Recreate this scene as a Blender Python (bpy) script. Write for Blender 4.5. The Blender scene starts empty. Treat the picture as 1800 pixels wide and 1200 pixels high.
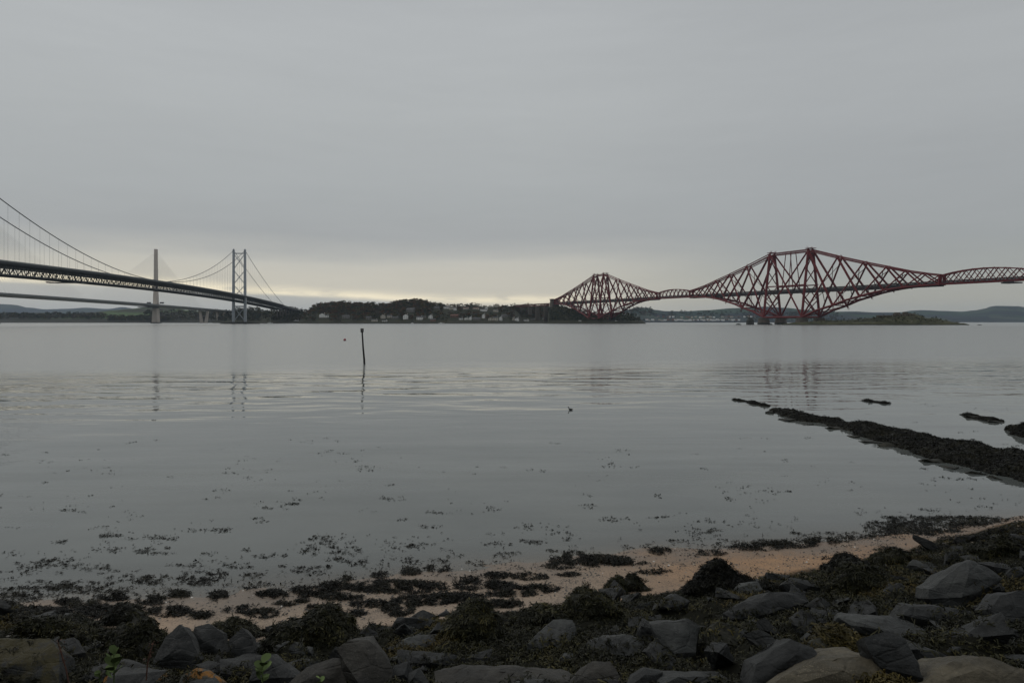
import bpy, bmesh, math, random
import numpy as np
from mathutils import Vector, Matrix, noise
from mathutils.bvhtree import BVHTree

random.seed(11)
rng = np.random.default_rng(7)
SC = bpy.context.scene
COL = SC.collection

# ------------------------------------------------------------------ camera
F, HZ, EYE = 1217.0, 565.0, 5.0            # focal length in photo pixels, horizon row, eye height over water
cam = bpy.data.cameras.new('camera')
cam.sensor_width = 36.0
cam.lens = F / 1800 * 36
cam.shift_y = -(600 - HZ) / 1800
cam.clip_start, cam.clip_end = 0.1, 60000
cam_o = bpy.data.objects.new('camera', cam)
cam_o.location = (0, 0, EYE)
cam_o.rotation_euler = (math.radians(90), 0, 0)
COL.objects.link(cam_o)
SC.camera = cam_o

# ------------------------------------------------------------------ world, sun, exposure
SUN_EL, SUN_AZ = math.radians(52), math.radians(-48)
W = bpy.data.worlds.new('World')
SC.world = W
W.use_nodes = True


class NT:
    """small helper to wire shader nodes"""
    def __init__(s, tree):
        s.t = tree
        for n in list(tree.nodes):
            tree.nodes.remove(n)

    def n(s, typ, ins=None, **props):
        nd = s.t.nodes.new(typ)
        for k, v in props.items():
            setattr(nd, k, v)
        for k, v in (ins or {}).items():
            sock = nd.inputs[k]
            if isinstance(v, bpy.types.NodeSocket):
                s.t.links.new(v, sock)
            elif isinstance(v, bpy.types.Node):
                s.t.links.new(v.outputs[0], sock)
            else:
                sock.default_value = v
        return nd

    def m(s, op, a, b=0.0, c=None):
        i = {0: a, 1: b}
        if c is not None:
            i[2] = c
        return s.n('ShaderNodeMath', i, operation=op).outputs[0]

    def ss(s, x, lo, hi, a=0.0, b=1.0):
        return s.n('ShaderNodeMapRange', {'Value': x, 'From Min': lo, 'From Max': hi, 'To Min': a, 'To Max': b},
                   interpolation_type='SMOOTHSTEP').outputs[0]

    def mix(s, f, a, b):
        nd = s.n('ShaderNodeMix', {0: f, 6: a, 7: b}, data_type='RGBA')
        return nd.outputs[2]

    def ramp(s, f, stops, interp='LINEAR'):
        nd = s.n('ShaderNodeValToRGB', {0: f})
        cr = nd.color_ramp
        cr.interpolation = interp
        while len(cr.elements) < len(stops):
            cr.elements.new(0.5)
        for e, (p, c) in zip(cr.elements, stops):
            e.position = p
            e.color = (*c, 1) if len(c) == 3 else c
        return nd.outputs[0]

    def noise(s, vec, scale, detail=3, rough=0.55, dist=0.0):
        nd = s.n('ShaderNodeTexNoise', {'Vector': vec, 'Scale': scale, 'Detail': detail, 'Roughness': rough,
                                        'Distortion': dist})
        return nd.outputs[0]


def lin(r, g, b):
    return tuple(((c / 255) / 12.92 if c / 255 <= .04045 else ((c / 255 + .055) / 1.055) ** 2.4) for c in (r, g, b))


w = NT(W.node_tree)
tc = w.n('ShaderNodeTexCoord').outputs['Generated']
sx = w.n('ShaderNodeSeparateXYZ', {0: tc})
X_, Y_, Z_ = sx.outputs
strv = w.n('ShaderNodeCombineXYZ', {0: w.m('MULTIPLY', X_, 2.2), 1: w.m('MULTIPLY', Y_, 2.2), 2: w.m('MULTIPLY', Z_, 16.0)})
n1 = w.noise(strv, 1.6, 5, .55)
n2 = w.noise(strv, 4.5, 5, .6, .4)
zw = w.m('ADD', Z_, w.m('MULTIPLY', w.m('SUBTRACT', n1, .5), .040))
zc = w.m('MULTIPLY', zw, 2.0)                              # ramp position: 0..0.5 of sin(elevation)
sky_glow = w.ramp(zc, [(0.0, lin(200, 195, 182)), (.05, lin(206, 200, 184)), (.085, lin(208, 202, 187)),
                       (.13, lin(205, 200, 187)), (.165, lin(199, 196, 186)), (.197, lin(180, 180, 176)), (.24, lin(168, 170, 170)),
                       (.34, lin(171, 174, 174)), (.55, lin(178, 181, 181)), (.8, lin(181, 184, 185)), (1.0, lin(177, 180, 182))])
sky_dull = w.ramp(zc, [(0.0, lin(172, 170, 160)), (.06, lin(174, 172, 162)), (.12, lin(165, 167, 162)),
                       (.2, lin(162, 165, 165)), (.35, lin(166, 169, 170)), (.6, lin(173, 176, 177)), (1.0, lin(173, 176, 178))])
az = w.m('ARCTAN2', X_, Y_)
gl = w.m('MULTIPLY', w.ss(az, -1.5, -.75), w.ss(az, .44, .0))
col = w.mix(gl, sky_dull, sky_glow)
# bright slit low over the headland and the grey bank lying under it
slit_c = w.m('ADD', .031, w.m('MULTIPLY', w.ss(az, -.05, -.75), .022))
slit_d = w.m('SUBTRACT', w.m('ADD', Z_, w.m('MULTIPLY', w.m('SUBTRACT', n1, .5), .020)), slit_c)
slit_d2 = w.m('DIVIDE', slit_d, .0070)
slit = w.m('EXPONENT', w.m('MULTIPLY', w.m('MULTIPLY', slit_d2, slit_d2), -1.0))
slit = w.m('MULTIPLY', slit, w.m('MULTIPLY', w.ss(az, .22, -.02), w.ss(n2, .22, .50)))
slit = w.m('MULTIPLY', slit, w.ss(az, -1.2, -.7))
col = w.mix(w.m('MULTIPLY', slit, .95), col, (1.12, .99, .72, 1))
bank = w.m('MULTIPLY', w.ss(slit_d, .001, -.007), w.m('MULTIPLY', w.ss(az, -.08, -.17), w.ss(az, -1.2, -.7)))
bank = w.m('MULTIPLY', bank, w.ss(Z_, .004, .016, .55, 1.0))
col = w.mix(w.m('MULTIPLY', bank, .9), col, (*lin(182, 182, 178), 1))
brt = w.m('ADD', .90, w.m('ADD', w.m('MULTIPLY', w.noise(strv, .9, 4, .5), .12), w.m('MULTIPLY', n2, .07)))
colb = w.n('ShaderNodeVectorMath', {0: col, 3: brt}, operation='SCALE').outputs[0]
bg_c = w.n('ShaderNodeBackground', {0: colb, 1: 1.0})
sky = w.n('ShaderNodeTexSky', sky_type='NISHITA', sun_disc=False)
sky.sun_elevation, sky.sun_rotation = SUN_EL, SUN_AZ
bg_s = w.n('ShaderNodeBackground', {0: sky.outputs[0], 1: 0.06})
mx = w.n('ShaderNodeMixShader', {0: 0.94, 1: bg_s.outputs[0], 2: bg_c.outputs[0]})
w.n('ShaderNodeOutputWorld', {0: mx.outputs[0]})

sun = bpy.data.lights.new('sun', 'SUN')
sun.energy, sun.angle, sun.color = 0.5, math.radians(40), (1, .95, .88)
sun_o = bpy.data.objects.new('sun', sun)
d = Vector((math.sin(SUN_AZ) * math.cos(SUN_EL), math.cos(SUN_AZ) * math.cos(SUN_EL), math.sin(SUN_EL)))
sun_o.rotation_euler = (-d).to_track_quat('-Z', 'Y').to_euler()
sun_o.location = (0, 0, 400)
COL.objects.link(sun_o)

SC.view_settings.view_transform = 'Standard'
SC.view_settings.look = 'None'
SC.view_settings.exposure = 0.0
SC.view_settings.gamma = 1.0
SC.render.engine = 'CYCLES'
cy = SC.cycles
cy.use_denoising = True
cy.denoiser = 'OPENIMAGEDENOISE'
cy.max_bounces, cy.diffuse_bounces, cy.glossy_bounces, cy.volume_bounces = 6, 3, 3, 1
cy.transparent_max_bounces = 12
cy.caustics_reflective = cy.caustics_refractive = False


# ------------------------------------------------------------------ helpers
def P(px, py, Y):
    return Vector(((px - 900) / F * Y, Y, EYE + (HZ - py) * Y / F))


def ray(px, py):
    return Vector(((px - 900) / F, 1.0, (HZ - py) / F)).normalized()


def props(o, label=None, cat=None, group=None, kind=None):
    for k, v in (('label', label), ('category', cat), ('group', group), ('kind', kind)):
        if v:
            o[k] = v
    return o


class MB:
    """collects polygons; builds ONE mesh object"""
    def __init__(s):
        s.v, s.f, s.mi = [], [], []
        s.cur = 0

    def add(s, vs, fs):
        k = len(s.v)
        s.v += [tuple(v) for v in vs]
        s.f += [tuple(i + k for i in f) for f in fs]
        s.mi += [s.cur] * len(fs)

    def hexa(s, p):                       # 8 corners, bottom ring then top ring
        s.add(p, [(3, 2, 1, 0), (4, 5, 6, 7), (0, 1, 5, 4), (1, 2, 6, 5), (2, 3, 7, 6), (3, 0, 4, 7)])

    def box(s, c, sz, rz=0.0, taper=1.0):
        a, b, h = sz[0] / 2, sz[1] / 2, sz[2] / 2
        cs, sn = math.cos(rz), math.sin(rz)
        p = []
        for z, t in ((-h, 1.0), (h, taper)):
            for x, y in ((-a, -b), (a, -b), (a, b), (-a, b)):
                x, y = x * t, y * t
                p.append((c[0] + x * cs - y * sn, c[1] + x * sn + y * cs, c[2] + z))
        s.hexa(p)

    def bar(s, p0, p1, wd, ht, up=(0, 0, 1)):
        p0, p1 = Vector(p0), Vector(p1)
        d = (p1 - p0).normalized()
        side = d.cross(Vector(up))
        if side.length < 1e-4:
            side = Vector((1, 0, 0))
        side = side.normalized() * wd / 2
        u = side.cross(d).normalized() * ht / 2
        q = [p0 - side - u, p0 + side - u, p1 + side - u, p1 - side - u,
             p0 - side + u, p0 + side + u, p1 + side + u, p1 - side + u]
        s.hexa(q)

    def tube(s, pts, r, n=8, cap=True):
        pts = [Vector(p) for p in pts]
        rr = r if isinstance(r, (list, tuple)) else [r] * len(pts)
        vs, fs = [], []
        for i, p in enumerate(pts):
            d = (pts[min(i + 1, len(pts) - 1)] - pts[max(i - 1, 0)]).normalized()
            a = d.cross(Vector((0, 0, 1)))
            if a.length < 1e-3:
                a = Vector((1, 0, 0))
            a.normalize()
            b = a.cross(d)
            for j in range(n):
                t = 2 * math.pi * j / n
                vs.append(p + a * math.cos(t) * rr[i] + b * math.sin(t) * rr[i])
        for i in range(len(pts) - 1):
            for j in range(n):
                fs.append((i * n + j, i * n + (j + 1) % n, (i + 1) * n + (j + 1) % n, (i + 1) * n + j))
        if cap:
            fs.append(tuple(range(n - 1, -1, -1)))
            fs.append(tuple((len(pts) - 1) * n + j for j in range(n)))
        s.add(vs, fs)

    def lathe(s, c, prof, n=16):
        vs, fs = [], []
        for r, z in prof:
            for j in range(n):
                t = 2 * math.pi * j / n
                vs.append((c[0] + r * math.cos(t), c[1] + r * math.sin(t), c[2] + z))
        for i in range(len(prof) - 1):
            for j in range(n):
                fs.append((i * n + j, i * n + (j + 1) % n, (i + 1) * n + (j + 1) % n, (i + 1) * n + j))
        fs.append(tuple(range(n - 1, -1, -1)))
        fs.append(tuple((len(prof) - 1) * n + j for j in range(n)))
        s.add(vs, fs)

    def build(s, name, mats, parent=None, smooth=False, origin=(0, 0, 0)):
        me = bpy.data.meshes.new(name)
        o_ = Vector(origin)
        if o_.length:
            vs = [(v[0] - o_.x, v[1] - o_.y, v[2] - o_.z) for v in s.v]
        else:
            vs = s.v
        me.from_pydata(vs, [], s.f)
        for m_ in (mats if isinstance(mats, (list, tuple)) else [mats]):
            me.materials.append(m_)
        if any(s.mi):
            me.polygons.foreach_set('material_index', s.mi)
        if smooth:
            me.polygons.foreach_set('use_smooth', [True] * len(me.polygons))
        me.update()
        o = bpy.data.objects.new(name, me)
        COL.objects.link(o)
        if parent:
            o.parent = parent
        else:
            o.location = o_
        return o


def mesh_obj(name, me, parent=None, loc=(0, 0, 0)):
    o = bpy.data.objects.new(name, me)
    COL.objects.link(o)
    o.location = loc
    if parent:
        o.parent = parent
    return o


def empty(name, loc=(0, 0, 0), parent=None):
    o = bpy.data.objects.new(name, None)
    o.empty_display_size = .2
    o.location = loc
    COL.objects.link(o)
    if parent:
        o.parent = parent
    return o


def np_mesh(name, V, Fq, mat, smooth=False):
    """fast mesh from numpy arrays; Fq is (n,3) or (n,4)"""
    me = bpy.data.meshes.new(name)
    k = Fq.shape[1]
    me.vertices.add(len(V))
    me.vertices.foreach_set('co', np.ascontiguousarray(V, np.float32).ravel())
    me.loops.add(Fq.size)
    me.loops.foreach_set('vertex_index', np.ascontiguousarray(Fq, np.int32).ravel())
    me.polygons.add(len(Fq))
    me.polygons.foreach_set('loop_start', np.arange(0, Fq.size, k, dtype=np.int32))
    me.polygons.foreach_set('loop_total', np.full(len(Fq), k, np.int32))
    if smooth:
        me.polygons.foreach_set('use_smooth', np.ones(len(Fq), bool))
    me.materials.append(mat)
    me.update(calc_edges=True)
    return me


# ------------------------------------------------------------------ materials
def mat_new(name):
    m = bpy.data.materials.new(name)
    m.use_nodes = True
    return m, NT(m.node_tree)


def simple(name, c, rough=.6, var=.25, scale=1.0, metal=0.0, bump=0.0, spec=.5, c2=None):
    m, t = mat_new(name)
    pos = t.n('ShaderNodeNewGeometry').outputs['Position']
    nz = t.noise(pos, scale, 5, .6)
    a = tuple(x * (1 - var) for x in c)
    b = c2 or tuple(min(1, x * (1 + var)) for x in c)
    cc = t.ramp(nz, [(.3, a), (.7, b)])
    ins = {'Base Color': cc, 'Roughness': rough, 'Metallic': metal, 'Specular IOR Level': spec}
    if bump:
        ins['Normal'] = t.n('ShaderNodeBump', {'Height': nz, 'Strength': .6, 'Distance': bump}).outputs[0]
    b_ = t.n('ShaderNodeBsdfPrincipled', ins)
    t.n('ShaderNodeOutputMaterial', {0: b_.outputs[0]})
    return m


M = {}
M['red'] = simple('red_oxide_paint', (.150, .0150, .0165), .55, .22, .12, spec=.3)
M['deckdark'] = simple('dark_deck_steel', (.035, .028, .030), .7, .3, .3)
M['granite'] = simple('weathered_granite', (.105, .088, .072), .85, .35, .25, bump=.1)
M['granite_wet'] = simple('tide_stained_granite', (.035, .035, .030), .6, .35, .3)
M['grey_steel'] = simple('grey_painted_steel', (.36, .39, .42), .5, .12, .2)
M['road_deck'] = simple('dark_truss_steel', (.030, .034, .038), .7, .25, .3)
M['rail_light'] = simple('pale_parapet_rail', (.20, .21, .21), .6, .2, .3)
M['cable'] = simple('cable_steel', (.085, .09, .095), .6, .15, .3)
M['concrete'] = simple('pale_concrete', (.56, .49, .43), .8, .14, .06)
M['concrete_deck'] = simple('grey_concrete_deck', (.48, .46, .43), .8, .15, .08)
M['stay'] = simple('white_stay_sheath', (.62, .62, .60), .5, .05, 1)
M['gantry'] = simple('dark_gantry', (.05, .05, .055), .7, .2, 1)


def wall_mat(name, c):
    return simple(name, c, .85, .10, .5)


M['white_wall'] = wall_mat('white_render', (.88, .87, .84))
M['cream_wall'] = wall_mat('cream_render', (.56, .51, .43))
M['grey_wall'] = wall_mat('grey_stone', (.20, .19, .175))
M['brown_wall'] = wall_mat('brown_brick', (.20, .115, .085))
M['slate'] = simple('slate_roof', (.055, .055, .06), .7, .25, .8)
M['tile'] = simple('red_tile_roof', (.16, .07, .05), .8, .25, .8)
M['glass'] = simple('dark_window_glass', (.02, .022, .025), .1, .2, 1)
M['white_paint'] = simple('white_hull_paint', (.72, .72, .70), .4, .06, 1)


def ground_mat(name, stops, scale, fields=None, rough=.95):
    m, t = mat_new(name)
    pos = t.n('ShaderNodeNewGeometry').outputs['Position']
    nz = t.noise(pos, scale, 6, .62)
    c = t.ramp(nz, stops)
    if fields:
        vor = t.n('ShaderNodeTexVoronoi', {'Vector': t.n('ShaderNodeVectorMath', {0: pos, 1: (1.0, .55, .0)}, operation='MULTIPLY').outputs[0],
                                           'Scale': fields['scale']})
        rnd = t.n('ShaderNodeSeparateColor', {0: vor.outputs['Color']}).outputs[0]
        fc = t.ramp(rnd, fields['stops'], 'CONSTANT')
        z = t.n('ShaderNodeSeparateXYZ', {0: pos}).outputs[2]
        msk = t.m('MULTIPLY', t.ss(z, fields['z0'], fields['z0'] * 1.5 + 4), t.ss(t.noise(pos, fields['scale'] * .55, 3), .40, .52))
        c = t.mix(msk, c, fc)
    b = t.n('ShaderNodeBsdfPrincipled', {'Base Color': c, 'Roughness': rough, 'Specular IOR Level': .15})
    t.n('ShaderNodeOutputMaterial', {0: b.outputs[0]})
    return m


M['far_hill'] = ground_mat('far_moor_haze_blue', [(.3, (.032, .044, .066)), (.5, (.045, .060, .084)), (.7, (.06, .076, .094))], .0016,
                           dict(scale=.0022, z0=60, stops=[(0, (.048, .066, .066)), (.35, (.036, .048, .062)), (.6, (.064, .082, .076)), (.85, (.042, .054, .066))]))  # blue of distant haze is mixed into these moor and field colours
M['mid_left'] = ground_mat('wooded_shore', [(.3, (.030, .032, .025)), (.5, (.042, .043, .034)), (.7, (.06, .056, .042))], .02,
                           dict(scale=.0034, z0=12, stops=[(0, (.085, .13, .055)), (.4, (.07, .11, .048)), (.62, (.05, .05, .04)), (.85, (.08, .11, .055))]))
M['mid_right'] = ground_mat('bay_hillside_haze_blue', [(.36, (.016, .025, .038)), (.5, (.030, .042, .053)), (.64, (.052, .064, .064))], .0035,
                            dict(scale=.0042, z0=9, stops=[(0, (.044, .074, .058)), (.3, (.034, .056, .054)), (.5, (.020, .029, .040)), (.7, (.062, .080, .068)), (.85, (.026, .036, .048))]))  # ground and fields tinted bluer, haze put into the colour besides the volume
M['headland'] = ground_mat('headland_ground', [(.3, (.018, .019, .012)), (.5, (.030, .031, .017)), (.7, (.05, .046, .024))], .03)
M['shore_rock'] = ground_mat('dark_shore_rock', [(.3, (.018, .018, .016)), (.6, (.035, .033, .029)), (.8, (.06, .056, .046))], .15)
M['island'] = ground_mat('island_turf', [(.32, (.030, .032, .022)), (.5, (.065, .066, .034)), (.62, (.10, .10, .055)), (.75, (.17, .16, .13))], .06)
M['ruin'] = simple('ruined_stone_wall', (.15, .125, .09), .9, .3, .25)


def leaf_mat(name, c):
    m, t = mat_new(name)
    g = t.n('ShaderNodeNewGeometry')
    oi = t.n('ShaderNodeObjectInfo').outputs['Random']
    r = t.m('ADD', t.m('MULTIPLY', g.outputs['Random Per Island'], .6), t.m('MULTIPLY', oi, .4))
    cc = t.ramp(r, [(.1, tuple(x * .4 for x in c)), (.5, c), (.9, tuple(x * 2.3 for x in c))])
    b = t.n('ShaderNodeBsdfPrincipled', {'Base Color': cc, 'Roughness': .9, 'Specular IOR Level': .1})
    t.n('ShaderNodeOutputMaterial', {0: b.outputs[0]})
    return m


M['leaf_dark'] = leaf_mat('dark_evergreen_leaf', (.022, .028, .017))
M['leaf_olive'] = leaf_mat('olive_leaf', (.045, .041, .016))
M['leaf_rust'] = leaf_mat('rust_autumn_leaf', (.068, .033, .016))
M['leaf_bare'] = leaf_mat('bare_twigs', (.045, .036, .027))
M['bark'] = simple('bark', (.05, .042, .035), .9, .2, 2)


# foreground rock
def rock_mat(name, c, c2, lichen=None, moss=None):
    m, t = mat_new(name)
    g = t.n('ShaderNodeNewGeometry')
    pos = g.outputs['Position']
    oi = t.n('ShaderNodeObjectInfo').outputs['Random']
    off = t.n('ShaderNodeVectorMath', {0: pos, 1: t.n('ShaderNodeCombineXYZ', {0: t.m('MULTIPLY', oi, 40.0), 1: t.m('MULTIPLY', oi, 17.0)}).outputs[0]}).outputs[0]
    n_big = t.noise(off, 2.6, 5, .6)
    n_sm = t.noise(off, 22, 6, .7)
    cc = t.mix(t.ss(t.m('ADD', t.m('MULTIPLY', n_big, .65), t.m('MULTIPLY', n_sm, .35)), .36, .64), (*c, 1), (*c2, 1))
    sp = t.noise(off, 90, 3, .6)
    cl_ = t.ss(t.noise(off, 3.4, 3, .6), .45, .62)
    cc = t.mix(t.m('MULTIPLY', t.m('MULTIPLY', t.ss(sp, .56, .64), cl_), .6), cc, (*tuple(x * 2.4 for x in c2), 1))
    cc = t.mix(t.m('MULTIPLY', t.ss(t.noise(off, 1.3, 5, .7), .52, .66), .5), cc, (*tuple(x * 1.5 for x in c2), 1))
    cc = t.mix(t.m('MULTIPLY', t.ss(t.noise(off, 6.0, 4, .7), .55, .68), .6), cc, (*tuple(x * .55 for x in c), 1))
    up = t.n('ShaderNodeSeparateXYZ', {0: g.outputs['Normal']}).outputs[2]
    if lichen:
        lm = t.m('MULTIPLY', t.ss(t.noise(off, 9, 6, .7), .44, .53), t.ss(up, .35, .7))
        cc = t.mix(lm, cc, (*lichen, 1))
    if moss:
        mm = t.m('MULTIPLY', t.ss(t.noise(off, 5, 6, .7), .36, .5), t.ss(up, .45, .75))
        cc = t.mix(mm, cc, (*moss, 1))
    rg = t.m('ADD', .42, t.m('MULTIPLY', n_big, .35))
    strat = t.n('ShaderNodeVectorMath', {0: off, 1: (2.0, 3.0, 16.0)}, operation='MULTIPLY').outputs[0]
    hb = t.m('ADD', t.m('MULTIPLY', n_sm, .6), t.m('MULTIPLY', t.noise(strat, 1.6, 4, .6), .5))
    crk = t.n('ShaderNodeTexVoronoi', {'Vector': t.n('ShaderNodeVectorMath', {0: off, 1: (3.0, 3.0, 6.0)}, operation='MULTIPLY').outputs[0], 'Scale': 1.0}, feature='DISTANCE_TO_EDGE').outputs[0]
    hb = t.m('ADD', hb, t.m('MULTIPLY', t.ss(crk, .0, .06), .18))
    bp = t.n('ShaderNodeBump', {'Height': hb, 'Strength': .9, 'Distance': .03})
    b = t.n('ShaderNodeBsdfPrincipled', {'Base Color': cc, 'Roughness': rg, 'Specular IOR Level': .25, 'Normal': bp.outputs[0]})
    t.n('ShaderNodeOutputMaterial', {0: b.outputs[0]})
    return m


M['rock'] = rock_mat('dark_basalt', (.012, .013, .0128), (.028, .0295, .029))
M['rock_pale'] = rock_mat('pale_grey_slab', (.024, .0255, .025), (.052, .0545, .052))
M['rock_brown'] = rock_mat('brown_whinstone', (.022, .021, .018), (.042, .039, .033))
M['rock_tan'] = rock_mat('tan_sandstone', (.055, .048, .033), (.105, .090, .062))
M['rock_lichen'] = rock_mat('lichened_rock', (.030, .031, .026), (.058, .058, .048), lichen=(.22, .095, .012))
M['rock_moss'] = rock_mat('mossy_rock', (.013, .014, .013), (.030, .031, .029), moss=(.040, .033, .009))
M['rock_weed'] = rock_mat('weed_black_rock', (.013, .014, .010), (.030, .029, .020))


def weed_mat(name, stops, rough=.42):
    m, t = mat_new(name)
    g = t.n('ShaderNodeNewGeometry')
    big = t.noise(g.outputs['Position'], 1.3, 4, .6)
    r = t.m('ADD', t.m('MULTIPLY', g.outputs['Random Per Island'], .55), t.m('MULTIPLY', t.ss(big, .3, .7), .45))
    cc = t.ramp(r, stops)
    b = t.n('ShaderNodeBsdfPrincipled', {'Base Color': cc, 'Roughness': .5, 'Specular IOR Level': .13})
    t.n('ShaderNodeOutputMaterial', {0: b.outputs[0]})
    return m


M['weed'] = weed_mat('bladder_wrack', [(.05, (.006, .007, .004)), (.40, (.014, .0145, .007)), (.68, (.030, .029, .012)), (.85, (.060, .055, .020)), (.97, (.11, .09, .03))])
M['weed_black'] = weed_mat('black_wrack', [(.1, (.004, .0045, .0035)), (.5, (.008, .008, .0055)), (.85, (.019, .018, .009)), (1, (.042, .036, .015))])
M['weed_gold'] = weed_mat('golden_wrack', [(.1, (.018, .016, .006)), (.5, (.050, .040, .012)), (.9, (.095, .072, .020))])


def sand_mat():
    m, t = mat_new('shell_sand')
    pos = t.n('ShaderNodeNewGeometry').outputs['Position']
    big = t.noise(pos, .75, 5, .6)
    sm = t.noise(pos, 26, 6, .75)
    fine = t.noise(pos, 140, 3, .7)
    spx = t.n('ShaderNodeSeparateXYZ', {0: pos}).outputs[0]
    org = t.m('ADD', t.ss(spx, .5, 4.5, .0, .75), t.m('MULTIPLY', t.m('SUBTRACT', big, .5), 1.1))
    c = t.mix(org, t.ramp(big, [(.3, (.26, .205, .155)), (.7, (.42, .325, .245))]), t.ramp(big, [(.3, (.31, .185, .10)), (.7, (.45, .265, .14))]))
    c = t.mix(t.ss(t.m('ADD', t.m('MULTIPLY', sm, .7), t.m('MULTIPLY', t.noise(pos, 3.2, 5, .65), .3)), .49, .60, 0, .8), c, (.10, .085, .07, 1))
    c = t.mix(t.ss(fine, .64, .74, 0, .6), c, (.60, .55, .48, 1))
    c = t.mix(t.ss(fine, .38, .28, 0, .6), c, (.06, .05, .04, 1))
    z = t.n('ShaderNodeSeparateXYZ', {0: pos}).outputs[2]
    wet = t.ss(t.m('ADD', z, t.m('MULTIPLY', t.m('SUBTRACT', big, .5), .12)), .0, .11, 1, 0)
    c = t.mix(t.m('MULTIPLY', wet, .72), c, (.165, .13, .10, 1))
    xx = t.n('ShaderNodeSeparateXYZ', {0: pos})
    # soil and rotting weed between the boulders, above the sand strip
    dd = t.m('MULTIPLY', t.m('SUBTRACT', t.m('ADD', 14.3, t.m('MULTIPLY', xx.outputs[0], .24)), xx.outputs[1]), .972)
    lft = t.m('MULTIPLY', t.m('MAXIMUM', t.m('SUBTRACT', -5.0, xx.outputs[0]), 0.0), .85)
    rgt = t.m('MULTIPLY', t.m('POWER', t.m('MAXIMUM', t.m('SUBTRACT', xx.outputs[0], 2.0), 0.0), 1.3), .13)
    wsn = t.m('MAXIMUM', .3, t.m('SUBTRACT', t.m('SUBTRACT', 2.75, lft), rgt))
    soil = t.ss(t.m('SUBTRACT', t.m('ADD', dd, t.m('MULTIPLY', t.m('SUBTRACT', big, .5), .9)), wsn), -.1, .25)
    c = t.mix(soil, c, (.014, .014, .010, 1))
    bp = t.n('ShaderNodeBump', {'Height': t.m('ADD', sm, t.m('MULTIPLY', fine, .3)), 'Strength': .7, 'Distance': .02})
    b = t.n('ShaderNodeBsdfPrincipled', {'Base Color': c, 'Roughness': t.m('SUBTRACT', .85, t.m('MULTIPLY', wet, .45)),
                                         'Specular IOR Level': t.m('SUBTRACT', .3, t.m('MULTIPLY', soil, .27)), 'Normal': bp.outputs[0]})
    t.n('ShaderNodeOutputMaterial', {0: b.outputs[0]})
    return m


M['sand'] = sand_mat()


def water_mat():
    m, t = mat_new('estuary_water')
    g = t.n('ShaderNodeNewGeometry')
    pos = g.outputs['Position']
    sp = t.n('ShaderNodeSeparateXYZ', {0: pos})
    x, y = sp.outputs[0], sp.outputs[1]
    depth = t.n('ShaderNodeAttribute', attribute_name='depth').outputs['Fac']
    # edge of the wind-ruffled water, some 50 m out on the left and 90 m on the right
    edge = t.m('ADD', y, t.m('MULTIPLY', t.m('SUBTRACT', t.noise(t.n('ShaderNodeVectorMath', {0: pos, 1: (.012, .05, 1)}, operation='MULTIPLY').outputs[0], 1.0, 3), .5), 26.0))
    edge = t.m('SUBTRACT', edge, t.m('MULTIPLY', x, .25))
    far = t.ss(edge, 58, 88)
    mid = t.m('MULTIPLY', t.ss(edge, 28, 52), t.m('SUBTRACT', 1.0, t.m('MULTIPLY', far, .5)))
    near = t.ss(edge, 44, 26)
    v1 = t.n('ShaderNodeVectorMath', {0: pos, 1: (.42, 1.0, 1)}, operation='MULTIPLY').outputs[0]
    wv = t.noise(v1, .40, 2, .42, .3)
    wv2 = t.noise(v1, 1.9, 2, .5)
    v3 = t.n('ShaderNodeVectorMath', {0: pos, 1: (.22, .8, 1)}, operation='MULTIPLY').outputs[0]
    sw = t.noise(v3, .42, 2, .4)
    h = t.m('ADD', t.m('MULTIPLY', t.m('MULTIPLY', wv, mid), .155), t.m('MULTIPLY', t.m('MULTIPLY', wv2, mid), .012))
    h = t.m('ADD', h, t.m('MULTIPLY', t.m('MULTIPLY', sw, near), .080))
    h = t.m('ADD', h, t.m('MULTIPLY', t.noise(v1, 3.0, 2, .5), .0032))
    bp = t.n('ShaderNodeBump', {'Height': h, 'Strength': 1.0, 'Distance': 1.0})
    fr = t.n('ShaderNodeFresnel', {'IOR': 1.333, 'Normal': bp.outputs[0]}).outputs[0]
    cap = t.n('ShaderNodeMapRange', {'Value': far, 'To Min': .86, 'To Max': .56}).outputs[0]
    fr = t.m('MINIMUM', fr, cap)
    rg = t.n('ShaderNodeMapRange', {'Value': far, 'To Min': .03, 'To Max': .24}).outputs[0]
    gl = t.n('ShaderNodeBsdfGlossy', {'Color': (1, 1, .985, 1), 'Roughness': rg, 'Normal': bp.outputs[0]})
    silt = t.noise(pos, .16, 4, .6)
    bc = t.mix(t.ss(silt, .35, .65), (.108, .118, .113, 1), (.134, .143, .134, 1))
    df = t.n('ShaderNodeBsdfDiffuse', {'Color': bc})
    tr = t.n('ShaderNodeBsdfTransparent', {'Color': (.86, .88, .86, 1)})
    op = t.m('SUBTRACT', 1.0, t.m('EXPONENT', t.m('MULTIPLY', depth, -15.0)))
    body = t.n('ShaderNodeMixShader', {0: op, 1: tr.outputs[0], 2: df.outputs[0]})
    out = t.n('ShaderNodeMixShader', {0: fr, 1: body.outputs[0], 2: gl.outputs[0]})
    t.n('ShaderNodeOutputMaterial', {0: out.outputs[0]})
    return m


M['water'] = water_mat()


# ------------------------------------------------------------------ beach and bank (ground sheet)
def fbm(x, y, s, o=4):
    return noise.fractal(Vector((x * s, y * s, 3.7)), 1.0, 2.0, o)


def sand_width(X):
    return max(.3, 2.75 - .13 * max(0, X - 2) ** 1.3 - .85 * max(0, -5.0 - X))


def shore_d(X, Y):
    wl = 14.3 + .24 * X + .35 * math.sin(X * .55 + .6) * .5 + .25 * fbm(X, 0, .5, 2)
    return (wl - Y) * .972


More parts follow.
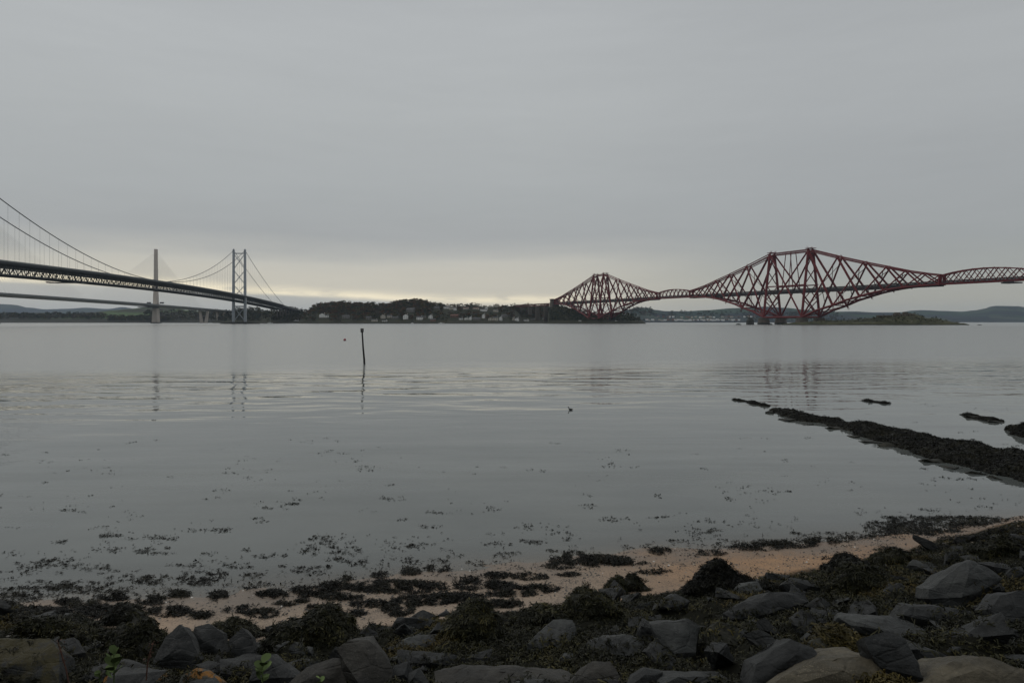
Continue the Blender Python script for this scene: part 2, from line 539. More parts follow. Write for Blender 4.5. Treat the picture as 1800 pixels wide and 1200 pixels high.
def ground(X, Y):
    dd = shore_d(X, Y)
    ws = sand_width(X)
    if dd < 0:
        return max(.075 * dd, -1.6) + .012 * fbm(X, Y, 1.2, 3)
    z = .065 * min(dd, ws)
    z += .025 * fbm(X, Y, .9, 3)
    if dd > ws:
        e = dd - ws
        z += .30 * e + min(1, e) * (.16 * fbm(X, Y, 1.1, 4) + .10 * fbm(X + 9, Y, 2.6, 3))
    return min(z, 3.45)


gx = np.arange(-34, 34.01, .22)
gy = np.arange(-6, 36.01, .22)
GV = np.array([(x, y, ground(x, y)) for y in gy for x in gx])
nx_, ny_ = len(gx), len(gy)
ii = (np.arange(ny_ - 1)[:, None] * nx_ + np.arange(nx_ - 1)[None]).ravel()
GF = np.stack([ii, ii + 1, ii + 1 + nx_, ii + nx_], 1)
beach = mesh_obj('beach', np_mesh('beach', GV, GF, M['sand'], True))
props(beach, 'strip of orange shell sand between the water and the boulders', kind='structure')
GBVH = BVHTree.FromPolygons([Vector(v) for v in GV], [tuple(map(int, f)) for f in GF])


def on_ground(px, py):
    h = GBVH.ray_cast(Vector((0, 0, EYE)), ray(px, py))
    return h[0]


# unseen brae behind the camera, added to block low sky and darken near faces
bx = np.arange(-160, 160.1, 5)
by = np.arange(-120, -5.9, 3)
HV = np.array([(x, y, 3.30 + 26 * min(1, max(0, (-8 - y) / 40)) ** 1.1 + (.6 * fbm(x, y, .07) if y < -9 else 0)) for y in by for x in bx])
ii = (np.arange(len(by) - 1)[:, None] * len(bx) + np.arange(len(bx) - 1)[None]).ravel()
HF = np.stack([ii, ii + 1, ii + 1 + len(bx), ii + len(bx)], 1)
brae = mesh_obj('terrain', np_mesh('terrain', HV, HF, M['headland'], True))
props(brae, 'unseen steep brae added behind the shore to block low sky', kind='structure')

# ------------------------------------------------------------------ water
wx = np.arange(-40, 40.01, .8)
wy = np.arange(6, 46.01, .5)
nwx, nwy = len(wx), len(wy)
WV = [(x, y, 0.0) for y in wy for x in wx]
WD = [max(0.0, -ground(x, y)) for y in wy for x in wx]
ii = (np.arange(nwy - 1)[:, None] * nwx + np.arange(nwx - 1)[None]).ravel()
WF = [tuple(q) for q in np.stack([ii, ii + 1, ii + 1 + nwx, ii + nwx], 1).tolist()]
k = len(WV)
x0, x1, y0, y1, B = float(wx[0]), float(wx[-1]), float(wy[0]), float(wy[-1]), 14000.0
for q in ([(-B, y1), (B, y1), (B, B), (-B, B)], [(-B, y0), (x0, y0), (x0, y1), (-B, y1)], [(x1, y0), (B, y0), (B, y1), (x1, y1)]):
    k = len(WV)
    WV += [(a, b, 0.0) for a, b in q]
    WD += [5.0] * 4
    WF.append((k, k + 1, k + 2, k + 3))
me = bpy.data.meshes.new('water')
me.from_pydata(WV, [], WF)
me.materials.append(M['water'])
at = me.attributes.new('depth', 'FLOAT', 'POINT')
at.data.foreach_set('value', np.array(WD, np.float32))
water = mesh_obj('water', me)
props(water, 'calm grey estuary water with faint ripples', kind='structure')


# ------------------------------------------------------------------ hills and headlands
def interp(L, x):
    if x <= L[0][0]:
        return L[0][1]
    for (a, b), (c, e) in zip(L, L[1:]):
        if x <= c:
            u = (x - a) / (c - a)
            u = u * u * (3 - 2 * u)
            return b + (e - b) * u
    return L[-1][1]


def landform(name, label, x0, x1, shore, deep, sil, mat, nu=160, nv=26, rough=.10, cap=0.0, prof=.9, sc=.01, bank=2.0, mat2=None):
    """terrain standing in the water: seen edge `sil` (photo row per column) at depth shore+deep*.62; real 3D slope before and behind"""
    V, Fc = [], []
    for j in range(nv + 1):
        v = j / nv
        for i in range(nu + 1):
            px = x0 + (x1 - x0) * i / nu
            ys = interp(shore, px) if isinstance(shore, list) else shore
            Y = ys + deep * v
            X = (px - 900) / F * (ys + deep * v)
            ycrest = ys + deep * .62
            top = max(.0, EYE + (HZ - interp(sil, px)) * ycrest / F - cap)
            u = v / .62
            if u <= 1:
                p = (u * u * (3 - 2 * u)) ** prof
            else:
                p = 1 - ((v - .62) / .38) ** 2
            edge = min(1, i / 5, (nu - i) / 5)
            z = bank * min(1, v * 8) * edge + max(0, top - bank) * p
            z += rough * top * p * noise.fractal(Vector((X * sc, Y * sc, 1.3)), 1, 2, 4) * .6
            if v < 1e-6 or i in (0, nu) or v > .999:
                z = -3.0
            V.append((X, Y, z))
    n = nu + 1
    mi = []
    for j in range(nv):
        for i in range(nu):
            Fc.append((j * n + i, j * n + i + 1, (j + 1) * n + i + 1, (j + 1) * n + i))
            mi.append(1 if j == 0 else 0)
    me = bpy.data.meshes.new(name)
    me.from_pydata(V, [], Fc)
    me.materials.append(mat)
    if mat2:
        me.materials.append(mat2)
        me.polygons.foreach_set('material_index', mi)
    me.polygons.foreach_set('use_smooth', [True] * len(me.polygons))
    me.update()
    o = mesh_obj(name, me)
    props(o, label, kind='structure')
    return BVHTree.FromPolygons([Vector(v) for v in V], Fc)


landform('hills', 'blue hazy hills far behind the left bridges', -350, 640, 6500, 4200,
         [(-350, 545), (-200, 540), (0, 534.5), (25, 536), (50, 541), (80, 544), (120, 543), (150, 541), (190, 543), (215, 540), (240, 543), (300, 545), (420, 552), (640, 560)],
         M['far_hill'], 130, 14, .06, sc=.0011)
BV_L = landform('hills', 'low wooded shore with green fields behind the concrete tower', -260, 640, 2560, 1100,
         [(-260, 552), (0, 551), (60, 550), (120, 552), (160, 549), (200, 545.5), (225, 543.5), (262, 541), (300, 541), (330, 545), (360, 547), (420, 548), (470, 549), (640, 552)],
         M['mid_left'], 180, 24, .07, sc=.006, bank=3, mat2=M['shore_rock'])
landform('hills', 'far blue hills with a flat-topped summit at the right edge', 1380, 2350, 4300, 3600,
         [(1380, 552), (1440, 549), (1480, 547.5), (1500, 547.3), (1540, 549), (1580, 549), (1606, 546), (1620, 545.5), (1660, 547), (1690, 548), (1712, 546), (1730, 543), (1740, 539.5), (1750, 538), (1790, 538.5), (1800, 540), (1850, 545), (2000, 550), (2350, 556)],
         M['mid_right'], 170, 20, .05, sc=.0016, bank=4)
BV_R = landform('hills', 'green hillside rising behind the far town across the bay', 940, 1690, 3350, 1500,
         [(940, 556), (1060, 552), (1090, 548), (1110, 543), (1125, 541), (1140, 541), (1152, 545), (1170, 547), (1200, 547), (1240, 545), (1290, 542), (1330, 540), (1348, 539), (1378, 541), (1420, 545), (1480, 548), (1540, 550), (1600, 553), (1650, 557), (1690, 563)],
         M['mid_right'], 190, 24, .05, sc=.003, bank=4, mat2=M['shore_rock'])
BV_A = landform('terrain', 'wooded slope behind the suspension bridge end', 372, 562, [(372, 2150), (440, 1960), (470, 1800), (562, 1790)], 820,
         [(372, 560), (400, 549), (420, 541), (448, 541.5), (470, 546), (495, 543), (512, 540), (528, 545), (562, 548)],
         M['headland'], 60, 22, .05, cap=6, prof=1.2, bank=3, mat2=M['shore_rock'])
BV_B = landform('terrain', 'wooded headland with a village between the two big bridges', 524, 922, [(524, 1680), (560, 1620), (860, 1600), (922, 1640)], 620,
         [(524, 556), (540, 546), (552, 537), (562, 533), (590, 531), (602, 529.5), (622, 532), (648, 533), (680, 534), (700, 530), (716, 527.5), (740, 526.5), (750, 528.5), (762, 533), (790, 536), (812, 536), (835, 533), (850, 536), (870, 536), (886, 537), (905, 543), (922, 556)],
         M['headland'], 220, 30, .05, cap=5, bank=3, mat2=M['shore_rock'])
BV_D = landform('terrain', 'dark wooded ground under the masonry approach viaduct', 868, 972, [(868, 1640), (905, 1690), (972, 1740)], 740,
         [(868, 545), (884, 537), (900, 535.5), (940, 535), (972, 535.5)], M['headland'], 60, 30, .05, cap=4, bank=4.5, prof=3.2, mat2=M['shore_rock'])
BV_C = landform('terrain', 'green point of land under the smaller red cantilever', 962, 1137, [(962, 1560), (1000, 1525), (1100, 1500), (1137, 1530)], 480,
         [(962, 544), (985, 538), (1005, 541), (1018, 546), (1040, 551), (1062, 553), (1085, 551), (1105, 552.5), (1120, 557), (1130, 562), (1137, 568)],
         M['headland'], 90, 26, .06, cap=1, prof=1.3, bank=3.5, mat2=M['shore_rock'])
BV_I = landform('terrain', 'low rocky island right of the large red cantilever', 1372, 1706, [(1372, 965), (1500, 945), (1620, 940), (1706, 950)], 120,
         [(1372, 570), (1400, 566.5), (1450, 563.5), (1500, 562), (1530, 559), (1545, 556), (1566, 554), (1580, 552), (1606, 551.5), (1618, 555), (1630, 559.5), (1645, 559), (1660, 563), (1680, 566), (1692, 569.3), (1706, 571)],
         M['island'], 150, 22, .16, prof=.8, sc=.05, bank=2.4, mat2=M['shore_rock'])


def hit(bv, px, py):
    return bv.ray_cast(Vector((0, 0, EYE)), ray(px, py))[0]


# ------------------------------------------------------------------ unit members shared by the bridges
def unit_tube(name, mat, n=8):
    b = MB()
    b.tube([(0, 0, 0), (0, 0, 1)], 1, n)
    o = b.build(name, mat, smooth=False)
    me = o.data
    bpy.data.objects.remove(o)
    return me


def unit_lattice(name, mat, bays=9, t=.16):
    b = MB()
    for sx_ in (-1, 1):
        for sy_ in (-1, 1):
            b.bar((sx_ * (1 - t), sy_ * (1 - t), 0), (sx_ * (1 - t), sy_ * (1 - t), 1), t * 2, t * 2, (0, 1, 0))
    for i in range(bays):
        z0_, z1_ = i / bays, (i + 1) / bays
        s_ = 1 if i % 2 else -1
        for side in (-1, 1):
            b.bar((-s_ * .9, side * .9, z0_), (s_ * .9, side * .9, z1_), t * .9, t * .9, (0, 1, 0))
            b.bar((side * .9, -s_ * .9, z0_), (side * .9, s_ * .9, z1_), t * .9, t * .9, (1, 0, 0))
    o = b.build(name, mat)
    me = o.data
    bpy.data.objects.remove(o)
    return me


def unit_box(name, mat):
    b = MB()
    b.box((0, 0, .5), (2, 2, 1))
    o = b.build(name, mat)
    me = o.data
    bpy.data.objects.remove(o)
    return me


def member(name, me, p0, p1, r, parent, r2=None, flat=None):
    p0, p1 = Vector(p0), Vector(p1)
    dv = p1 - p0
    L = dv.length
    z = dv / L
    ref = Vector(flat) if flat else (Vector((0, 0, 1)) if abs(z.z) < .95 else Vector((0, 1, 0)))
    x = ref.cross(z).normalized()
    y = z.cross(x)
    o = bpy.data.objects.new(name, me)
    COL.objects.link(o)
    o.parent = parent
    mt = Matrix((x * r, y * (r2 or r), z * L)).transposed().to_4x4()
    mt.translation = p0
    o.matrix_local = mt
    return o


# ------------------------------------------------------------------ red cantilever railway bridge
TIDE = 6.3
RX, RY, RTH = 442.6, 1099.0, .4132
RD = Vector((-math.sin(RTH), math.cos(RTH), 0))
RN = Vector((math.cos(RTH), math.sin(RTH), 0))
U_RED, L_RED, B_RED = unit_tube('red_tube', M['red']), unit_lattice('red_lattice', M['red']), unit_box('red_box', M['red'])
rail = empty('railway_bridge', (RX, RY, 0))
props(rail, 'dark red steel cantilever railway bridge with diamond-shaped towers crossing the firth', 'bridge')


def rp(s, wv, z):
    return RD * s + RN * wv + Vector((0, 0, z + TIDE))


ARM = [0, 53.5, 96.5, 132.5, 160.5, 184.5, 207.3]          # node offsets from the tower column
ATOP = [108, 92.5, 81.2, 72.4, 65.4, 60.7, 57.0]
ABOT = [5.5, 22.2, 34.0, 41.0, 43.8, 44.8, 45.3]
WT = [5.0, 4.7, 4.4, 4.2, 4.0, 3.8, 3.6]
WB = [18.3, 14.6, 11.6, 9.2, 7.4, 6.1, 5.0]


def cantilever(sc, half):
    c = empty('cantilever', (0, 0, 0), rail)
    for sd in (-1, 1):
        A0, B0 = rp(sc - half, sd * 18.3, 5.5), rp(sc + half, sd * 18.3, 5.5)
        A1, B1 = rp(sc - half, sd * 5, 108), rp(sc + half, sd * 5, 108)
        member('column', U_RED, A0, A1, 2.1, c)
        member('column', U_RED, B0, B1, 2.1, c)
        member('diagonal', U_RED, A0, B1, 1.3, c)
        member('diagonal', U_RED, B0, A1, 1.3, c)
        member('top_chord', B_RED, A1 + Vector((0, 0, 1.3)), B1 + Vector((0, 0, 1.3)), .9, c, .5)
        member('top_chord', B_RED, A1 - Vector((0, 0, 1.6)), B1 - Vector((0, 0, 1.6)), .9, c, .5)
        member('bottom_tube', U_RED, A0, B0, 1.6, c)
        zr = 55
        tt = (zr - 5.5) / 102.5
        wr = 18.3 + (5 - 18.3) * tt
        member('brace', L_RED, rp(sc - half, sd * wr, zr), rp(sc + half, sd * wr, zr), .9, c)
        for a in (-1, 1):
            base = sc + a * half
            nt = [rp(base + a * ARM[i], sd * WT[i], ATOP[i]) for i in range(7)]
            nb = [rp(base + a * ARM[i], sd * WB[i], ABOT[i]) for i in range(7)]
            for i in range(6):
                rs = 1.30 - .11 * i
                member('strut', U_RED, nb[i], nt[i + 1], rs, c)
                member('tie', L_RED, nt[i], nb[i + 1], rs * .95, c)
                up = Vector((0, 0, 1.3 - .12 * i))
                member('top_chord', B_RED, nt[i] + up, nt[i + 1] + up, .85, c, .55)
                member('top_chord', B_RED, nt[i] - up * 1.2, nt[i + 1] - up * 1.2, .85, c, .5)
                pm = (nb[i] + nb[i + 1]) / 2
                # the lower tube curves: a kink halfway along each panel
                k_ = [1.7, 1.1, .5, .2, 0, 0][i]
                pm = pm + Vector((0, 0, k_))
                rb = 1.75 - .13 * i
                member('bottom_tube', U_RED, nb[i], pm, rb, c)
                member('bottom_tube', U_RED, pm, nb[i + 1], rb - .06, c)
            member('end_post', B_RED, nb[6] - Vector((0, 0, 1)), nt[6] + Vector((0, 0, 1)), 1.1, c, 1.3)
    # bracing across the bridge, between the two leaning trusses
    for a in (-1, 1):
        e = sc + a * half
        lv = [5.5, 32, 56, 80, 104]
        for z0_, z1_ in zip(lv, lv[1:]):
            w0, w1 = (18.3 - 13.3 * (z - 5.5) / 102.5 for z in (z0_, z1_))
            member('cross_brace', L_RED, rp(e, -w0, z0_), rp(e, w1, z1_), .55, c)
            member('cross_brace', L_RED, rp(e, w0, z0_), rp(e, -w1, z1_), .55, c)
        member('portal', B_RED, rp(e, -6, 106), rp(e, 6, 106), .9, c, 1.5)
        for i in range(1, 6):
            p0, p1 = rp(e + a * ARM[i], -WB[i], ABOT[i]), rp(e + a * ARM[i], WB[i], ABOT[i])
            member('cross_brace', U_RED, p0, p1, .75, c)
            q0, q1 = rp(e + a * ARM[i - 1], -WB[i - 1], ABOT[i - 1]), rp(e + a * ARM[i - 1], WB[i - 1], ABOT[i - 1])
            member('cross_brace', L_RED, q0, p1, .7, c)
            member('cross_brace', L_RED, q1, p0, .7, c)
            # cross frames on the struts
            for f0, f1 in ((.25, .55), (.55, .88)):
                def on(i_, f_, sd):
                    a0 = rp(e + a * ARM[i_ - 1], sd * WB[i_ - 1], ABOT[i_ - 1])
                    a1 = rp(e + a * ARM[i_], sd * WT[i_], ATOP[i_])
                    return a0 + (a1 - a0) * f_
                if i < 5:
                    member('cross_brace', L_RED, on(i, f0, -1), on(i, f1, 1), .42, c)
                    member('cross_brace', L_RED, on(i, f0, 1), on(i, f1, -1), .42, c)
    for s_ in (-5.5, 5.5):
        for sd in (-1, 1):
            if half > 30:
                member('hanger', L_RED, rp(sc + s_, sd * 5, 106), rp(sc + s_ * 1.3, sd * 12, 48), .5, c)
    # top platforms
    for a in (-1, 1):
        member('platform', B_RED, rp(sc + a * half - 5, 0, 111), rp(sc + a * half + 5, 0, 111), 6.5, c, .4)
    # granite piers
    for a in (-1, 1):
        for sd in (-1, 1):
            b = MB()
            ctr = rp(sc + a * half, sd * 18.3, 0)
            b.cur = 1
            b.lathe(ctr, [(10.2, -TIDE - 4), (9.6, -TIDE + 3.2)], 20)
            b.cur = 0
            b.lathe(ctr, [(9.3, -TIDE + 3.2), (8.6, 2.4), (9.0, 2.5), (9.0, 3.2), (7.6, 3.3), (7.4, 4.6)], 20)
            b.build('pier', [M['granite'], M['granite_wet']], c)
    return c


cantilever(0, 39.6)
cantilever(583, 22.1)
cantilever(-583, 22.1)


def span(sc):
    c = empty('suspended_span', (0, 0, 0), rail)
    N = 8
    L = 106.7
    xs = [sc - L / 2 + 3 + (L - 6) * i / N for i in range(N + 1)]
    zt = [57 + 5.2 * (1 - ((x - sc) / (L / 2 - 3)) ** 2) for x in xs]
    for sd in (-1, 1):
        for i in range(N):
            member('top_chord', B_RED, rp(xs[i], sd * 3.6, zt[i]), rp(xs[i + 1], sd * 3.6, zt[i + 1]), .6, c, .65)
            member('bottom_chord', B_RED, rp(xs[i], sd * 4.4, 45.6), rp(xs[i + 1], sd * 4.4, 45.6), .6, c, .8)
            member('strut', U_RED, rp(xs[i], sd * 4.4, 45.8), rp(xs[i + 1], sd * 3.6, zt[i + 1]), .42, c)
            member('tie', L_RED, rp(xs[i], sd * 3.6, zt[i]), rp(xs[i + 1], sd * 4.4, 45.8), .45, c)
            xm = (xs[i] + xs[i + 1]) / 2
            member('hanger', U_RED, rp(xm, sd * 4, (zt[i] + zt[i + 1]) / 4 + 22.9), rp(xm, sd * 4.4, 45.8), .2, c)
        for x, z in ((xs[0] - 1.2, 57), (xs[-1] + 1.2, 57)):
            member('end_post', B_RED, rp(x, sd * 4.4, 45), rp(x, sd * 3.6, z + .8), .8, c, 1.0)
    for i in range(N + 1):
        member('cross_brace', B_RED, rp(xs[i], -3.6, zt[i]), rp(xs[i], 3.6, zt[i]), .35, c)


span(300.3)
span(-300.3)
# rail deck on its inner viaduct
for a, b_ in ((-860, -353), (-353, -247), (-247, -40), (-40, 40), (40, 247), (247, 353), (353, 561), (561, 605), (605, 812)):
    b = MB()
    hgt = 2.2 if (abs(a) in (247, 353) and abs(b_) in (247, 353)) else 5.0
    for sd in (-1, 1):
        b.bar(rp(a, sd * 4.0, 48.2 - hgt / 2 - .6), rp(b_, sd * 4.0, 48.2 - hgt / 2 - .6), .5, hgt - .6)
        b.bar(rp(a, sd * 4.3, 49.2), rp(b_, sd * 4.3, 49.2), .12, 1.3)
    b.bar(rp(a, 0, 47.6), rp(b_, 0, 47.6), 8.4, .6)
    b.build('deck', M['deckdark'], rail)
# trestles carrying the viaduct off the lower tubes
for sc_, half in ((0, 39.6), (583, 22.1)):
    for a in (-1, 1):
        for i in (1, 2):
            s_ = sc_ + a * (half + ARM[i])
            b = MB()
            for sd in (-1, 1):
                b.bar(rp(s_ - 2, sd * 4, ABOT[i]), rp(s_ - 2, sd * 4, 44), .5, .5)
                b.bar(rp(s_ + 2, sd * 4, ABOT[i]), rp(s_ + 2, sd * 4, 44), .5, .5)
                b.bar(rp(s_ - 2, sd * 4, ABOT[i]), rp(s_ + 2, sd * 4, 44), .3, .3)
            b.build('trestle', M['red'], rail)
b = MB()
b.bar(rp(-338, 0, 43.2), rp(-322, 0, 43.2), 13, 1.4)
b.bar(rp(-336, -6, 44), rp(-324, -6, 44), .3, 2.2)
b.build('maintenance_platform', M['deckdark'], rail)
# landward masonry tower and approach viaduct
b = MB()
ctr = rp(820, 0, 0)
b.box((ctr.x, ctr.y, 30.5), (22, 17, 65), RTH, .86)
b.box((ctr.x, ctr.y, 64.2), (21.5, 16.6, 2.2), RTH)
b.build('masonry_tower', M['granite'], rail)
for k_ in range(5):
    ctr = rp(872 + 51.2 * k_, 0, 0)
    b = MB()
    b.box((ctr.x, ctr.y, 24.0), (13, 6.5, 46), RTH, .78)
    b.build('viaduct_pier', M['granite'], rail)
    s0 = 828 if k_ == 0 else 872 + 51.2 * (k_ - 1)
    b = MB()
    s1 = 872 + 51.2 * k_
    for sd in (-1, 1):
        b.bar(rp(s0, sd * 3, 47.4), rp(s1, sd * 3, 47.4), .6, .8)
        b.bar(rp(s0, sd * 3, 41.5), rp(s1, sd * 3, 41.5), .6, .8)
        for q in range(8):
            u0, u1 = s0 + (s1 - s0) * q / 8, s0 + (s1 - s0) * (q + 1) / 8
            b.bar(rp(u0, sd * 3, 41.8 if q % 2 else 47.1), rp(u1, sd * 3, 47.1 if q % 2 else 41.8), .5, .5)
            b.bar(rp(u0, sd * 3, 47.1 if q % 2 else 41.8), rp(u1, sd * 3, 41.8 if q % 2 else 47.1), .5, .5)
    b.bar(rp(s0, 0, 48.2), rp(s1, 0, 48.2), 8, .7)
    b.build('viaduct_girder', M['red'], rail)

# ruined stone stump with a lantern beside the large cantilever
q = P(1318.5, 571, 1075)
st = empty('stone_stump', (q.x, q.y, 0))
props(st, 'short dark ruined stone pier topped by a small lantern', 'pier stump')
b = MB()
b.lathe((0, 0, 0), [(6.6, -3), (6.0, 2.2), (5.6, 7.5), (4.2, 8.6), (3.8, 11.2)], 10)
b.build('masonry_base', M['granite_wet'], st)
b = MB()
b.lathe((-1.2, 0, 11.2), [(1.0, 0), (.9, 3.0), (1.3, 3.1), (1.2, 3.9), (.1, 4.8)], 8)
b.build('lantern', M['granite'], st)

# ------------------------------------------------------------------ grey suspension road bridge
SX, SY, STH = -597.3, 1516.7, .1246
SD = Vector((math.sin(STH), -math.cos(STH), 0))
SN = Vector((math.cos(STH), math.sin(STH), 0))
road = empty('suspension_bridge', (SX, SY, 0))
props(road, 'long suspension road bridge with grey steel tower and dark deck sweeping off the left edge', 'bridge')


def sp_(t, wv, z):
    return SD * t + SN * wv + Vector((0, 0, z))


def zdk(t):
    u = (t - 503) / 500
    return 64.67 - .892 * u - 4.767 * u * u


def zcab(t):
    if t < 0:
        u = -t / 408
        return 160.7 + (53.5 - 160.7) * u - 26 * u * (1 - u)
    if t > 1006:
        u = (t - 1006) / 408
        return 160.7 + (56 - 160.7) * u - 26 * u * (1 - u)
    return 65.2 + 95.5 * ((t - 503) / 503) ** 2


U_GREY, B_GREY = unit_tube('grey_tube', M['grey_steel']), unit_box('grey_box', M['grey_steel'])
U_CAB = unit_tube('cable_tube', M['cable'], 5)
for t0 in (0, 1006):
    tw = empty('tower', (0, 0, 0), road)
    for sd in (-1, 1):
        b = MB()
        rings = []
        for z, hw, hl in ((4, 2.5, 3.4), (62, 2.3, 3.2), (157, 2.0, 2.7), (162, 1.9, 2.5)):
            rings.append([sp_(t0 + a * hl, sd * (11.9 + .5 * (1 - z / 160)) + c_ * hw, z) for a, c_ in ((-1, -1), (1, -1), (1, 1), (-1, 1))])
        for r0, r1 in zip(rings, rings[1:]):
            b.hexa(r0 + r1)
        b.lathe(sp_(t0, sd * 11.9, 162), [(1.6, 0), (1.5, 1.4), (.5, 2.3)], 10)
        b.build('leg', M['grey_steel'], tw)
    member('cross_beam', B_GREY, sp_(t0, -10, 154), sp_(t0, 10, 154), 1.2, tw, 1.0)
    member('cross_beam', B_GREY, sp_(t0, -10, 38), sp_(t0, 10, 38), 1.2, tw, 1.3)
    for z0_, z1_ in ((151, 122), (115, 89), (83, 60), (35, 8)):
        member('cross_brace', B_GREY, sp_(t0, -10.2, z0_), sp_(t0, 10.2, z1_), .62, tw, .62)
        member('cross_brace', B_GREY, sp_(t0, 10.2, z0_), sp_(t0, -10.2, z1_), .62, tw, .62)
    b = MB()
    c0 = sp_(t0, 0, 0)
    b.box((c0.x, c0.y, 2.2), (40, 16, 4.4), STH, .92)
    b.build('pier_base', M['granite_wet'], tw)
for sd in (-1, 1):
    b = MB()
    b.tube([sp_(t, sd * 11.9, zcab(t)) for t in list(range(-408, 1410, 12)) + [1414]], .46, 6)
    b.build('main_cable', M['cable'], road, True)
    for i in range(-21, 77):
        t = i * 18.3 + 9
        if abs(t) < 10 or abs(t - 1006) < 10 or zcab(t) - zdk(t) < 2.5:
            continue
        member('hanger', U_CAB, sp_(t, sd * 11.9, zdk(t) - 3), sp_(t, sd * 11.9, zcab(t)), .085, road)
SEGS = [-820, -640, -500, -408, -300, -200, -100, 0, 125, 250, 375, 503, 630, 755, 880, 1006, 1200, 1414]
for a, b_ in zip(SEGS, SEGS[1:]):
    b = MB()
    n = 5
    for i in range(n):
        t0, t1 = a + (b_ - a) * i / n, a + (b_ - a) * (i + 1) / n
        b.cur = 0
        wd = 15.8 if a >= -408 else 12
        b.hexa([sp_(t0, -wd, zdk(t0) - 2.6), sp_(t0, wd, zdk(t0) - 2.6), sp_(t1, wd, zdk(t1) - 2.6), sp_(t1, -wd, zdk(t1) - 2.6),
                sp_(t0, -wd, zdk(t0) - .6), sp_(t0, wd, zdk(t0) - .6), sp_(t1, wd, zdk(t1) - .6), sp_(t1, -wd, zdk(t1) - .6)])
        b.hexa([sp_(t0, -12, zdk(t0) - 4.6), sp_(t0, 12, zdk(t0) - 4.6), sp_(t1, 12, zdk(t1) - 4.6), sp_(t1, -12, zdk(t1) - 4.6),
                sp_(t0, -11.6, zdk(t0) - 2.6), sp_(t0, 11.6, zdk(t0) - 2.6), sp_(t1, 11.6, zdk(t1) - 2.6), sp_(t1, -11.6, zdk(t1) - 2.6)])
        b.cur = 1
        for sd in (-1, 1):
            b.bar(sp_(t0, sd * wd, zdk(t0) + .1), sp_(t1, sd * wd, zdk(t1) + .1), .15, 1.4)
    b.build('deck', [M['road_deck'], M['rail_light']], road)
    if a < -408:
        continue
    for sd in (-1, 1):
        b = MB()
        n2 = max(2, int(round((b_ - a) / 7.0)))
        for i in range(n2):
            t0, t1 = a + (b_ - a) * i / n2, a + (b_ - a) * (i + 1) / n2
            za, zb = (-4.6, -12) if i % 2 else (-12, -4.6)
            b.bar(sp_(t0, sd * 11.8, zdk(t0) + za), sp_(t1, sd * 11.8, zdk(t1) + zb), .55, .55)
            b.bar(sp_(t0, sd * 11.8, zdk(t0) - 4.6), sp_(t0, sd * 11.8, zdk(t0) - 12), .4, .4)
            b.bar(sp_(t0, sd * 11.8, zdk(t0) - 12.3), sp_(t1, sd * 11.8, zdk(t1) - 12.3), .9, 1.3)
            if sd == 1:
                b.bar(sp_(t0, -11.8, zdk(t0) - 12.3), sp_(t0, 11.8, zdk(t0) - 12.3), .5, .8)
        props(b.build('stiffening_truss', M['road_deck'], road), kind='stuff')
b = MB()
for t in (748, 742):
    b.bar(sp_(t, -15, zdk(t) - 14.6), sp_(t, 18, zdk(t) - 14.6), 1.2, 1.0)
b.bar(sp_(752, 15, zdk(750) - 14.2), sp_(728, 15, zdk(735) - 14.2), 2.5, .9)
b.bar(sp_(752, -13, zdk(750) - 14.2), sp_(728, -13, zdk(735) - 14.2), 2.5, .9)
b.build('inspection_gantry', M['gantry'], road)
for k_ in range(9):
    t = -425 - 44 * k_
    for sd in (-1, 1):
        b = MB()
        c0 = sp_(t, sd * 7.5, 0)
        b.box((c0.x, c0.y, (zdk(t) - 6) / 2 + .5), (3.4, 2.6, zdk(t) - 7), STH)
        b.build('viaduct_pier', M['granite'], road)
b = MB()
for i in range(26):
    a_ = 2 * math.pi * i / 26
# low dark rock that carries the tower
V = []
c0 = P(421, 569, 1500)
rock_b = MB()
n = 40
ring = []
for k_, (rad, z) in enumerate(((1.0, -3), (.97, .9), (.82, 2.6), (.55, 3.6))):
    for j in range(n):
        t = 2 * math.pi * j / n
        jit = 1 + .10 * noise.noise(Vector((math.cos(t) * 2, math.sin(t) * 2, k_ * .7)))
        ring.append((c0.x + 43 * rad * jit * math.cos(t), c0.y + 24 * rad * jit * math.sin(t), z + (.5 * noise.noise(Vector((j * .9, k_, 3))) if k_ else 0)))
fs = [(k_ * n + j, k_ * n + (j + 1) % n, (k_ + 1) * n + (j + 1) % n, (k_ + 1) * n + j) for k_ in range(3) for j in range(n)]
fs.append(tuple(3 * n + j for j in range(n)))
rock_b.add(ring, fs)
o = rock_b.build('rock_islet', M['shore_rock'], smooth=True, origin=(c0.x, c0.y, 0))
props(o, 'low dark rock islet around the foot of the grey suspension tower', 'islet')

# ------------------------------------------------------------------ white concrete cable-stayed bridge behind
CX, CY = -1040.0, 2022.0
stay = empty('cable_stayed_bridge', (CX, CY, 0))
props(stay, 'slender pale concrete cable-stayed bridge with single mast, seen beyond the suspension bridge', 'bridge')
U_STAY = unit_tube('stay_tube', M['stay'], 4)


def cz(t):
    return 60.6 - .0205 * (t + 640) * .5 - 1.0e-5 * (t + 640) ** 2 * .5


